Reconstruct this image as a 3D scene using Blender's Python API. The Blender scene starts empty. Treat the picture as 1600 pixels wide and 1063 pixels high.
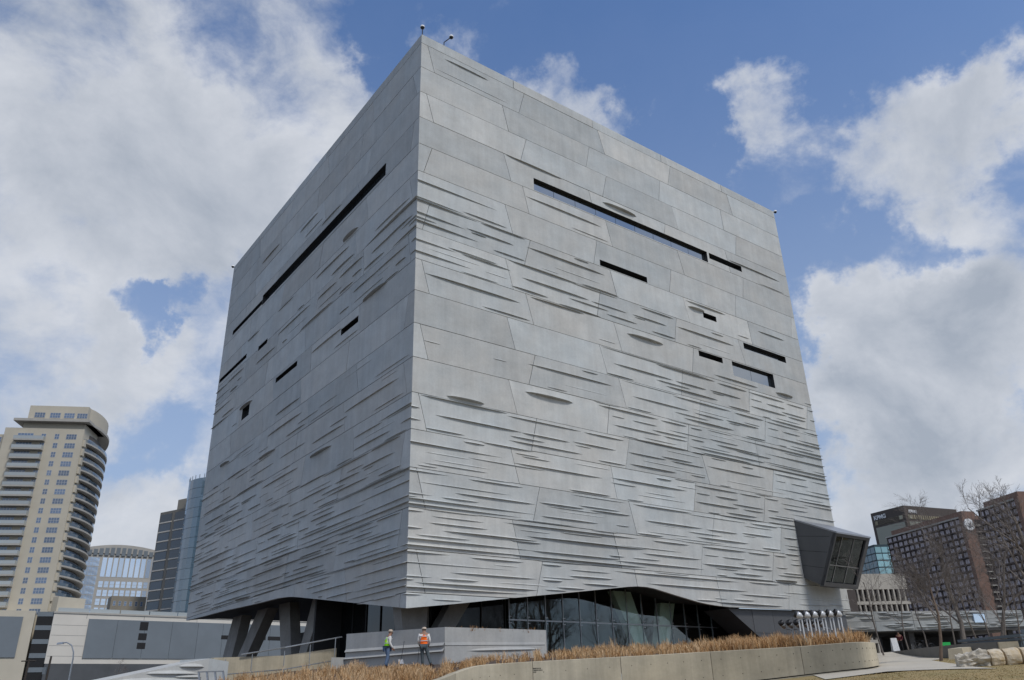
import bpy, math, random
from mathutils import Vector, Matrix, noise as mnoise

# ------------------------------------------------------------------ camera, sky, sun, exposure
scene = bpy.context.scene
R = math.radians
F_PX, PITCH, ROLL = 1235.14, 0.425673, -0.029067
_fw = Vector((0, math.cos(PITCH), math.sin(PITCH)))
_r = Vector((1, 0, 0)); _u = Vector((0, -math.sin(PITCH), math.cos(PITCH)))
CR = _r * math.cos(ROLL) + _u * math.sin(ROLL)
CU = _u * math.cos(ROLL) - _r * math.sin(ROLL)
cd = bpy.data.cameras.new('camera'); cam = bpy.data.objects.new('camera', cd)
scene.collection.objects.link(cam); scene.camera = cam
cd.sensor_width = 36.0; cd.lens = F_PX * 36.0 / 1600.0; cd.clip_start = 0.1; cd.clip_end = 6000
cam.matrix_world = Matrix(((CR.x, CU.x, -_fw.x, 0), (CR.y, CU.y, -_fw.y, 0), (CR.z, CU.z, -_fw.z, 0), (0, 0, 0, 1)))

SUN_AZ, SUN_EL = 138.0, 52.0          # degrees, azimuth clockwise from +Y
world = bpy.data.worlds.new('World'); scene.world = world; world.use_nodes = True

def build_sky():
    nt = world.node_tree; nt.nodes.clear(); N = nt.nodes.new; L = nt.links.new
    out = N('ShaderNodeOutputWorld'); bg = N('ShaderNodeBackground'); bg.inputs[1].default_value = 0.10
    L(bg.outputs[0], out.inputs[0])
    sky = N('ShaderNodeTexSky'); sky.sky_type = 'NISHITA'; sky.sun_disc = False
    sky.sun_elevation = R(SUN_EL); sky.sun_rotation = R(SUN_AZ)
    sky.air_density = 1.0; sky.dust_density = 0.6; sky.ozone_density = 2.0
    tc = N('ShaderNodeTexCoord'); nrm = N('ShaderNodeVectorMath'); nrm.operation = 'NORMALIZE'
    L(tc.outputs['Generated'], nrm.inputs[0])
    sep = N('ShaderNodeSeparateXYZ'); L(nrm.outputs[0], sep.inputs[0])
    def math_(op, a, b=None, clamp=False):
        n = N('ShaderNodeMath'); n.operation = op; n.use_clamp = clamp
        for i, v in enumerate((a, b)):
            if v is None: continue
            if isinstance(v, (int, float)): n.inputs[i].default_value = v
            else: L(v, n.inputs[i])
        return n.outputs[0]
    zc = math_('MAXIMUM', sep.outputs[2], 0.0)
    comb = N('ShaderNodeMapping'); comb.inputs['Scale'].default_value = (1, 1, 1.35); L(nrm.outputs[0], comb.inputs[0])
    def noise(scale, detail, rough, dist, off):
        m = N('ShaderNodeMapping'); m.inputs['Location'].default_value = off; L(comb.outputs[0], m.inputs[0])
        n = N('ShaderNodeTexNoise'); n.inputs['Scale'].default_value = scale; n.inputs['Detail'].default_value = detail
        n.inputs['Roughness'].default_value = rough; n.inputs['Distortion'].default_value = dist
        L(m.outputs[0], n.inputs['Vector']); return n.outputs['Fac']
    n1 = noise(5.0, 10, 0.60, 0.35, (3.1, 7.7, 0)); n2 = noise(17.0, 8, 0.62, 0.3, (1.3, 2.2, 4.0)); n3 = noise(4.0, 7, 0.6, 0.2, (9.0, 4.0, 2.0)); n1u = noise(5.0, 10, 0.60, 0.35, (3.1, 7.7, 0.055))
    mask = math_('ADD', math_('MULTIPLY', n1, 0.64), math_('MULTIPLY', n2, 0.36))
    # cloud banks: (azimuth, elevation, angular radius in degrees, weight)
    banks = CLOUD_BANKS
    acc = mask
    wmp = N('ShaderNodeTexNoise'); wmp.inputs['Scale'].default_value = 9.0; wmp.inputs['Detail'].default_value = 6; wmp.inputs['Roughness'].default_value = 0.62; L(nrm.outputs[0], wmp.inputs['Vector'])
    ws = N('ShaderNodeVectorMath'); ws.operation = 'SUBTRACT'; L(wmp.outputs['Color'], ws.inputs[0]); ws.inputs[1].default_value = (.5, .5, .5)
    wk = N('ShaderNodeVectorMath'); wk.operation = 'SCALE'; wk.inputs['Scale'].default_value = 0.22; L(ws.outputs[0], wk.inputs[0])
    wa = N('ShaderNodeVectorMath'); wa.operation = 'ADD'; L(nrm.outputs[0], wa.inputs[0]); L(wk.outputs[0], wa.inputs[1])
    wn_ = N('ShaderNodeVectorMath'); wn_.operation = 'NORMALIZE'; L(wa.outputs[0], wn_.inputs[0])
    for az, el, rad, w in banks:
        d = Vector((math.sin(R(az)) * math.cos(R(el)), math.cos(R(az)) * math.cos(R(el)), math.sin(R(el))))
        dp = N('ShaderNodeVectorMath'); dp.operation = 'DOT_PRODUCT'; dp.inputs[1].default_value = d
        L(wn_.outputs[0], dp.inputs[0])
        mr = N('ShaderNodeMapRange'); mr.interpolation_type = 'SMOOTHSTEP'
        mr.inputs[1].default_value = math.cos(R(rad)); mr.inputs[2].default_value = math.cos(R(rad * 0.15))
        mr.inputs[3].default_value = 0.0; mr.inputs[4].default_value = w
        L(dp.outputs['Value'], mr.inputs[0]); acc = math_('ADD', acc, mr.outputs[0])
    ramp = N('ShaderNodeMapRange'); ramp.interpolation_type = 'SMOOTHSTEP'
    ramp.inputs[1].default_value = 0.41; ramp.inputs[2].default_value = 0.76; ramp.inputs[3].default_value = 0.04; ramp.inputs[4].default_value = 0.93
    L(acc, ramp.inputs[0])
    # thick cloud turns grey towards its heart, thin edges stay bright
    body = N('ShaderNodeMapRange'); body.inputs[1].default_value = 0.60; body.inputs[2].default_value = 0.95; body.inputs[3].default_value = 0.0; body.inputs[4].default_value = 0.50
    L(acc, body.inputs[0])
    shade = N('ShaderNodeMapRange'); shade.inputs[1].default_value = 0.30; shade.inputs[2].default_value = 0.66
    sm = math_('ADD', math_('MULTIPLY', n3, 0.6), math_('MULTIPLY', n2, 0.4)); L(sm, shade.inputs[0])
    relief = math_('MULTIPLY', math_('SUBTRACT', n1, n1u), 1.9)      # tops lit, bases grey
    shf = math_('SUBTRACT', math_('ADD', math_('ADD', math_('MULTIPLY', shade.outputs[0], 0.6), 0.46), relief), body.outputs[0], True)
    cc = N('ShaderNodeMixRGB'); L(shf, cc.inputs[0])
    cc.inputs[1].default_value = CLOUD_DARK; cc.inputs[2].default_value = CLOUD_LIGHT
    # the horizon is paler, as haze over a city
    hz = N('ShaderNodeMapRange'); hz.interpolation_type = 'SMOOTHSTEP'
    hz.inputs[1].default_value = 0.0; hz.inputs[2].default_value = 0.82; hz.inputs[3].default_value = 0.80; hz.inputs[4].default_value = 0.0
    L(zc, hz.inputs[0])
    gain = N('ShaderNodeMixRGB'); gain.blend_type = 'MULTIPLY'; gain.inputs[0].default_value = 1.0
    gain.inputs[2].default_value = SKY_GAIN; L(sky.outputs[0], gain.inputs[1])
    hm = N('ShaderNodeMixRGB'); L(hz.outputs[0], hm.inputs[0]); L(gain.outputs[0], hm.inputs[1]); hm.inputs[2].default_value = HAZE_COL
    mx = N('ShaderNodeMixRGB'); L(ramp.outputs[0], mx.inputs[0]); L(hm.outputs[0], mx.inputs[1]); L(cc.outputs[0], mx.inputs[2])
    L(mx.outputs[0], bg.inputs[0])

SKY_GAIN = (0.66, 0.92, 1.20, 1)
HAZE_COL = (3.0, 3.5, 4.3, 1)
CLOUD_DARK = (2.95, 3.3, 3.85, 1)
CLOUD_LIGHT = (5.3, 5.5, 5.9, 1)
CLOUD_BANKS = [(30.5, 26.5, 4, -0.14), (38.5, 38.5, 5, -0.16), (5.0, 42.5, 5, 0.08), (-16, 37, 8, 0.047), (26.0, 10.0, 12, 0.12), (-27, 9, 14, 0.1), (-24, 33, 16, 0.055), (-20, 26, 9, 0.078), (32, 17, 13, 0.08), (90, 25, 40, 0.1), (-90, 30, 45, 0.078), (180, 35, 60, 0.08), (-37.6, 37.1, 12.1, 0.172), (-28.0, 32.4, 9.4, 0.187), (-34.0, 23.6, 7.3, 0.156), (-20.6, 41.4, 9.7, 0.101), (-21.3, 32.3, 5.5, 0.109), (-28.0, 21.3, 5.5, 0.172), (-32.1, 15.0, 5.7, 0.078), (-24.3, 10.9, 4.7, 0.16), (-13.2, 39.8, 5.2, 0.06), (5.5, 42.2, 4.6, 0.21), (9.8, 39.4, 3.5, 0.14), (-5.3, 44.5, 2.6, 0.08), (22.5, 37.1, 4.4, 0.17), (18.5, 35.8, 2.6, 0.06), (32.5, 33.3, 6.5, 0.27), (37.1, 34.0, 3.8, 0.1), (36.1, 27.4, 2.8, 0.12), (28.4, 19.8, 7.5, 0.25), (34.2, 20.9, 5.7, 0.22), (24.2, 17.5, 4.4, 0.15), (29.1, 13.0, 5.6, 0.1), (25.8, 11.9, 4.2, 0.16), (26.1, 25.9, 3.2, 0.07), (13.0, 45.1, 9.8, -0.3), (-0.4, 46.1, 5.2, -0.16), (14.2, 35.6, 4.9, -0.2), (30.4, 41.2, 7.8, -0.22), (24.6, 27.5, 3.7, -0.14), (22.9, 23.9, 2.1, -0.16), (-27.4, 24.8, 2.9, -0.34), (-24.9, 25.7, 2.0, -0.16), (-33.4, 34.4, 2.5, -0.08), (-26.3, 43.1, 3.5, -0.06), (-14.8, 33.1, 4.0, -0.1), (-26.0, 16.6, 3.5, -0.12), (-11.3, 44.9, 3.4, -0.12), (20.5, 13.8, 2.9, -0.1), (31.2, 25.9, 2.2, -0.05)]
build_sky()

sd = bpy.data.lights.new('sun', 'SUN'); sd.energy = 1.6; sd.angle = R(10); sd.color = (1.0, 0.95, 0.88)
sun = bpy.data.objects.new('sun', sd); scene.collection.objects.link(sun)
_sdir = Vector((math.sin(R(SUN_AZ)) * math.cos(R(SUN_EL)), math.cos(R(SUN_AZ)) * math.cos(R(SUN_EL)), math.sin(R(SUN_EL))))
sun.rotation_euler = (-_sdir).to_track_quat('-Z', 'Y').to_euler(); sun.location = (40, -40, 80)
vs = scene.view_settings
vs.view_transform = 'Standard'; vs.look = 'None'; vs.gamma = 1.0; vs.use_curve_mapping = False; vs.exposure = 0.36

# ------------------------------------------------------------------ helpers
COL = scene.collection
MB_CACHE = {}
class MB:
    """collects faces; build() links them as ONE mesh object"""
    def __init__(s): s.v = []; s.f = []; s.mi = []; s.m = 0
    def add(s, pts, faces):
        o = len(s.v); s.v += [tuple(p) for p in pts]
        s.f += [tuple(i + o for i in f) for f in faces]; s.mi += [s.m] * len(faces)
    def quad(s, a, b, c, d): s.add((a, b, c, d), ((0, 1, 2, 3),))
    def hexa(s, p):   # p: 4 bottom + 4 top
        s.add(p, ((3, 2, 1, 0), (4, 5, 6, 7), (0, 1, 5, 4), (1, 2, 6, 5), (2, 3, 7, 6), (3, 0, 4, 7)))
    def box(s, x0, y0, z0, x1, y1, z1):
        s.hexa(((x0, y0, z0), (x1, y0, z0), (x1, y1, z0), (x0, y1, z0), (x0, y0, z1), (x1, y0, z1), (x1, y1, z1), (x0, y1, z1)))
    def obox(s, o, a, b, c):
        """box from corner o along vectors a, b, c"""
        o, a, b, c = Vector(o), Vector(a), Vector(b), Vector(c)
        s.hexa((o, o + a, o + a + b, o + b, o + c, o + a + c, o + a + b + c, o + b + c))
    def tube(s, pts, rad, n=6, caps=True):
        pts = [Vector(p) for p in pts]; k = len(pts)
        if not hasattr(rad, '__len__'): rad = [rad] * k
        rings = []
        for i, p in enumerate(pts):
            d = (pts[min(i + 1, k - 1)] - pts[max(i - 1, 0)])
            if d.length < 1e-9: d = Vector((0, 0, 1))
            d.normalize(); a = d.orthogonal().normalized() if i == 0 else (prev - d * prev.dot(d))
            if a.length < 1e-6: a = d.orthogonal()
            a.normalize(); prev = a; b = d.cross(a)
            rings.append([p + (a * math.cos(2 * math.pi * j / n) + b * math.sin(2 * math.pi * j / n)) * rad[i] for j in range(n)])
        vs_ = [q for r_ in rings for q in r_]; fs = []
        for i in range(k - 1):
            for j in range(n): fs.append((i * n + j, i * n + (j + 1) % n, (i + 1) * n + (j + 1) % n, (i + 1) * n + j))
        if caps: fs.append(tuple(reversed(range(n)))); fs.append(tuple((k - 1) * n + j for j in range(n)))
        s.add(vs_, fs)
    def lathe(s, prof, n=12, M=None):
        """prof: (radius, z) pairs about the local z axis"""
        M = M or Matrix(); vs_ = []; fs = []
        for (r_, z) in prof:
            for j in range(n):
                a = 2 * math.pi * j / n; vs_.append(M @ Vector((r_ * math.cos(a), r_ * math.sin(a), z)))
        for i in range(len(prof) - 1):
            for j in range(n): fs.append((i * n + j, i * n + (j + 1) % n, (i + 1) * n + (j + 1) % n, (i + 1) * n + j))
        fs.append(tuple(reversed(range(n)))); fs.append(tuple((len(prof) - 1) * n + j for j in range(n)))
        s.add(vs_, fs)
    def ball(s, c, r, n=12, m=8):
        c = Vector(c); r = Vector(r) if hasattr(r, '__len__') else Vector((r, r, r))
        s.lathe([(max(1e-4, math.sin(math.pi * i / m)), -math.cos(math.pi * i / m)) for i in range(m + 1)], n,
                Matrix.Translation(c) @ Matrix.Diagonal((r.x, r.y, r.z, 1)))
    def mesh(s, name, mats, smooth=False):
        me = bpy.data.meshes.new(name); me.from_pydata(s.v, [], s.f)
        for m in (mats if isinstance(mats, (list, tuple)) else [mats]): me.materials.append(m)
        if any(s.mi): me.polygons.foreach_set('material_index', s.mi)
        if smooth: me.polygons.foreach_set('use_smooth', [True] * len(s.f))
        me.update(); return me
    def build(s, name, mats, parent=None, smooth=False, kind=None):
        return link(name, s.mesh(name, mats, smooth), parent, kind)
def link(name, me, parent=None, kind=None, loc=None):
    o = bpy.data.objects.new(name, me); COL.objects.link(o)
    if parent is not None: o.parent = parent
    if kind: o['kind'] = kind
    if loc is not None: o.location = loc
    return o
def tag(o, label, cat, group=None):
    o['label'] = label; o['category'] = cat
    if group: o['group'] = group
    return o
def thing(name, label, cat, loc=(0, 0, 0), rz=0.0, group=None):
    o = bpy.data.objects.new(name, None); COL.objects.link(o); o.empty_display_size = 0.3
    o.location = loc; o.rotation_euler = (0, 0, rz); return tag(o, label, cat, group)
def struct(o): o['kind'] = 'structure'; return o
def copy_tree(o, parent=None):
    c = o.copy(); COL.objects.link(c); c.parent = parent
    for ch in [k for k in bpy.data.objects if k.parent == o]: copy_tree(ch, c)
    return c
def pol(az, d, z=0.0): return Vector((d * math.sin(R(az)), d * math.cos(R(az)), z))

# ------------------------------------------------------------------ materials
def _nodes(name):
    m = bpy.data.materials.new(name); m.use_nodes = True; nt = m.node_tree
    return m, nt, nt.nodes['Principled BSDF'], nt.nodes.new, nt.links.new
def mat(name, col, rough=0.8, var=0.12, scale=2.0, bump=0.0, bscale=20.0, metal=0.0, spec=0.4, rand=0.0, col2=None, detail=6, stretch=None, coords='Object'):
    m, nt, b, N, L = _nodes(name)
    b.inputs['Roughness'].default_value = rough; b.inputs['Metallic'].default_value = metal
    b.inputs['Specular IOR Level'].default_value = spec
    tc = N('ShaderNodeTexCoord'); src = tc.outputs[coords]
    if stretch:
        mp = N('ShaderNodeMapping'); mp.inputs['Scale'].default_value = stretch; L(src, mp.inputs[0]); src = mp.outputs[0]
    n = N('ShaderNodeTexNoise'); n.inputs['Scale'].default_value = scale; n.inputs['Detail'].default_value = detail
    n.inputs['Roughness'].default_value = 0.6; L(src, n.inputs['Vector'])
    c2 = col2 or tuple(c * (1 - var) for c in col); c1 = col if col2 else tuple(min(1, c * (1 + var)) for c in col)
    mr = N('ShaderNodeMapRange'); mr.inputs[1].default_value = 0.3; mr.inputs[2].default_value = 0.7; L(n.outputs['Fac'], mr.inputs[0])
    mx = N('ShaderNodeMixRGB'); mx.inputs[1].default_value = (*c1, 1); mx.inputs[2].default_value = (*c2, 1); L(mr.outputs[0], mx.inputs[0])
    o = mx.outputs[0]
    if rand:
        oi = N('ShaderNodeObjectInfo'); m2 = N('ShaderNodeMapRange'); m2.inputs[3].default_value = 1 - rand; m2.inputs[4].default_value = 1 + rand
        L(oi.outputs['Random'], m2.inputs[0]); hv = N('ShaderNodeHueSaturation'); L(m2.outputs[0], hv.inputs['Value']); L(o, hv.inputs['Color']); o = hv.outputs[0]
    L(o, b.inputs['Base Color'])
    if bump:
        nb = N('ShaderNodeTexNoise'); nb.inputs['Scale'].default_value = bscale; nb.inputs['Detail'].default_value = 5; L(src, nb.inputs['Vector'])
        bp = N('ShaderNodeBump'); bp.inputs['Strength'].default_value = bump; bp.inputs['Distance'].default_value = 0.02
        L(nb.outputs['Fac'], bp.inputs['Height']); L(bp.outputs[0], b.inputs['Normal'])
    return m
def concrete(name, cool, warm, streak=0.16, blotch=0.20, rand=0.07, bump=0.25):
    """board-smooth precast concrete: blotches, vertical wash streaks, tint that differs from piece to piece"""
    m, nt, b, N, L = _nodes(name); b.inputs['Roughness'].default_value = 0.78; b.inputs['Specular IOR Level'].default_value = 0.3
    geo = N('ShaderNodeNewGeometry'); oi = N('ShaderNodeObjectInfo')
    offv = N('ShaderNodeVectorMath'); offv.operation = 'SCALE'; offv.inputs[0].default_value = (13.0, 7.0, 29.0); L(oi.outputs['Random'], offv.inputs['Scale'])
    pos = N('ShaderNodeVectorMath'); pos.operation = 'ADD'; L(geo.outputs['Position'], pos.inputs[0]); L(offv.outputs[0], pos.inputs[1])
    def noise(scale, st, det=5, rough=0.6):
        mp = N('ShaderNodeMapping'); mp.inputs['Scale'].default_value = st; L(pos.outputs[0], mp.inputs[0])
        n = N('ShaderNodeTexNoise'); n.inputs['Scale'].default_value = scale; n.inputs['Detail'].default_value = det; n.inputs['Roughness'].default_value = rough
        L(mp.outputs[0], n.inputs['Vector']); return n.outputs['Fac']
    def rng(src, a, c):
        r_ = N('ShaderNodeMapRange'); r_.inputs[1].default_value = 0.3; r_.inputs[2].default_value = 0.7; r_.inputs[3].default_value = a; r_.inputs[4].default_value = c
        L(src, r_.inputs[0]); return r_.outputs[0]
    def mul(a, c):
        n = N('ShaderNodeMath'); n.operation = 'MULTIPLY'; L(a, n.inputs[0]); L(c, n.inputs[1]); return n.outputs[0]
    blot = rng(noise(0.45, (1, 1, 1.6), 6, 0.65), 1 - blotch, 1 + blotch * 0.7)
    strk = rng(noise(1.6, (1, 1, 0.07), 5, 0.7), 1 - streak, 1 + streak * 0.6)
    fine = rng(noise(7.0, (1, 1, 1), 4, 0.7), 0.95, 1.05)
    rv = N('ShaderNodeMapRange'); rv.inputs[3].default_value = 1 - rand; rv.inputs[4].default_value = 1 + rand; L(oi.outputs['Random'], rv.inputs[0])
    val = mul(mul(blot, strk), mul(fine, rv.outputs[0]))
    wn = N('ShaderNodeMath'); wn.operation = 'MULTIPLY_ADD'; wn.use_clamp = True
    rr_ = N('ShaderNodeMath'); rr_.operation = 'FRACT'; r10 = N('ShaderNodeMath'); r10.operation = 'MULTIPLY'; r10.inputs[1].default_value = 7.3
    L(oi.outputs['Random'], r10.inputs[0]); L(r10.outputs[0], rr_.inputs[0]); L(rr_.outputs[0], wn.inputs[0]); wn.inputs[1].default_value = 0.6
    L(rng(noise(0.3, (1, 1, 1)), -0.25, 0.55), wn.inputs[2])
    mx = N('ShaderNodeMixRGB'); mx.inputs[1].default_value = (*cool, 1); mx.inputs[2].default_value = (*warm, 1); L(wn.outputs[0], mx.inputs[0])
    hv = N('ShaderNodeHueSaturation'); L(mx.outputs[0], hv.inputs['Color']); L(val, hv.inputs['Value']); L(hv.outputs[0], b.inputs['Base Color'])
    bp = N('ShaderNodeBump'); bp.inputs['Strength'].default_value = bump; bp.inputs['Distance'].default_value = 0.01
    L(noise(5.0, (1, 1, 1), 6, 0.65), bp.inputs['Height']); L(bp.outputs[0], b.inputs['Normal'])
    return m
def glass_dark(name, col, rough=0.04, spec=0.8, rand=0.25, wav=0.03):
    """coated glazing seen from outside: a dark body with mirror reflections"""
    m, nt, b, N, L = _nodes(name)
    b.inputs['Roughness'].default_value = rough; b.inputs['Specular IOR Level'].default_value = spec; b.inputs['IOR'].default_value = 1.7
    oi = N('ShaderNodeObjectInfo'); mr = N('ShaderNodeMapRange'); mr.inputs[3].default_value = 1 - rand; mr.inputs[4].default_value = 1 + rand
    L(oi.outputs['Random'], mr.inputs[0]); hv = N('ShaderNodeHueSaturation'); hv.inputs['Color'].default_value = (*col, 1)
    L(mr.outputs[0], hv.inputs['Value']); L(hv.outputs[0], b.inputs['Base Color'])
    tc = N('ShaderNodeTexCoord'); n = N('ShaderNodeTexNoise'); n.inputs['Scale'].default_value = 0.7; L(tc.outputs['Object'], n.inputs['Vector'])
    bp = N('ShaderNodeBump'); bp.inputs['Strength'].default_value = wav; bp.inputs['Distance'].default_value = 0.1
    L(n.outputs['Fac'], bp.inputs['Height']); L(bp.outputs[0], b.inputs['Normal'])
    return m
def glass_clear(name, tint, refl=0.10):
    m = bpy.data.materials.new(name); m.use_nodes = True; nt = m.node_tree; nt.nodes.clear(); N = nt.nodes.new; L = nt.links.new
    out = N('ShaderNodeOutputMaterial'); tr = N('ShaderNodeBsdfTransparent'); tr.inputs[0].default_value = (*tint, 1)
    gl = N('ShaderNodeBsdfGlossy'); gl.inputs['Roughness'].default_value = 0.015; gl.inputs['Color'].default_value = (0.9, 0.95, 1, 1)
    lw_ = N('ShaderNodeLayerWeight'); lw_.inputs[0].default_value = 0.5; pw = N('ShaderNodeMath'); pw.operation = 'POWER'; pw.inputs[1].default_value = 4.5; L(lw_.outputs['Facing'], pw.inputs[0])
    ad = N('ShaderNodeMath'); ad.operation = 'ADD'; ad.use_clamp = True; ad.inputs[1].default_value = refl
    L(pw.outputs[0], ad.inputs[0]); mx = N('ShaderNodeMixShader'); L(ad.outputs[0], mx.inputs[0]); L(tr.outputs[0], mx.inputs[1]); L(gl.outputs[0], mx.inputs[2])
    L(mx.outputs[0], out.inputs[0]); return m

def glass_coated(name, col, refl):
    m = glass_dark(name, col); nt = m.node_tree; b = nt.nodes['Principled BSDF']; out = [n for n in nt.nodes if n.type == 'OUTPUT_MATERIAL'][0]
    gl = nt.nodes.new('ShaderNodeBsdfGlossy'); gl.inputs['Roughness'].default_value = 0.03; gl.inputs['Color'].default_value = (.86, .93, 1, 1)
    mx = nt.nodes.new('ShaderNodeMixShader'); mx.inputs[0].default_value = refl
    nt.links.new(b.outputs[0], mx.inputs[1]); nt.links.new(gl.outputs[0], mx.inputs[2]); nt.links.new(mx.outputs[0], out.inputs[0]); return m

M_CONC = concrete('precast_concrete', (0.470, 0.497, 0.498), (0.525, 0.518, 0.488), 0.09, 0.12, 0.11)
M_CONC2 = concrete('plinth_concrete', (0.40, 0.415, 0.415), (0.42, 0.41, 0.385), 0.10, 0.12)
M_PLANT = concrete('planter_concrete', (0.46, 0.415, 0.32), (0.49, 0.43, 0.315), 0.18, 0.16, 0.06)
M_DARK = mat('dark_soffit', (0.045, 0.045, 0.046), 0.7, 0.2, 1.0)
M_VOID = mat('cavity', (0.02, 0.02, 0.021), 0.9, 0.1)
M_REVEAL = mat('window_reveal_metal', (0.030, 0.031, 0.033), 0.5, 0.15, 3.0)
M_COLIN_LIT = mat('lit_column', (.80, .83, .78), .7, .08, 1.0)  # light on the inner lobby columns is put into this pale colour
M_LAMP = mat('pale_lamp_metal', (.58, .59, .60), .3, .06, 6, metal=.15)
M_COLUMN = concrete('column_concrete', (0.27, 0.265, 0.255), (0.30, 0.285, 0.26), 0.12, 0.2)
M_PANE = glass_coated('museum_glass', (0.02, 0.026, 0.03), 0.30)
M_DKPANE = glass_dark('shaded_glass', (0.012, 0.014, 0.015), .05, .25)
M_LOBBY = glass_clear('lobby_glass', (0.88, 0.95, 0.92), 0.075)
M_BAYG = glass_clear('bay_glass', (0.40, 0.48, 0.45), 0.05)
M_ALU = mat('aluminium', (0.42, 0.44, 0.46), 0.35, 0.08, 8.0, metal=0.7)
M_STEEL = mat('galvanised_steel', (0.36, 0.37, 0.38), 0.4, 0.15, 12.0, metal=0.8)
M_METAL = mat('zinc_cladding', (0.115, 0.118, 0.124), 0.45, 0.08, 0.6, metal=0.35, rand=0.05, stretch=(1, 1, 0.3))
M_ZROOF = mat('zinc_roof', (0.30, 0.31, 0.33), 0.35, 0.06, 0.8, metal=0.5)
M_BLACK = mat('black_plastic', (0.02, 0.02, 0.022), 0.45, 0.1, 10)
M_WHITE = mat('white_paint', (0.75, 0.75, 0.74), 0.5, 0.05, 4)
M_SOIL = mat('mulch_soil', (0.085, 0.062, 0.048), 0.95, 0.45, 5.0, bump=0.8, bscale=14)
M_FLOOR = mat('lobby_floor', (0.12, 0.115, 0.11), 0.5, 0.2, 1.0)
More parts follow.
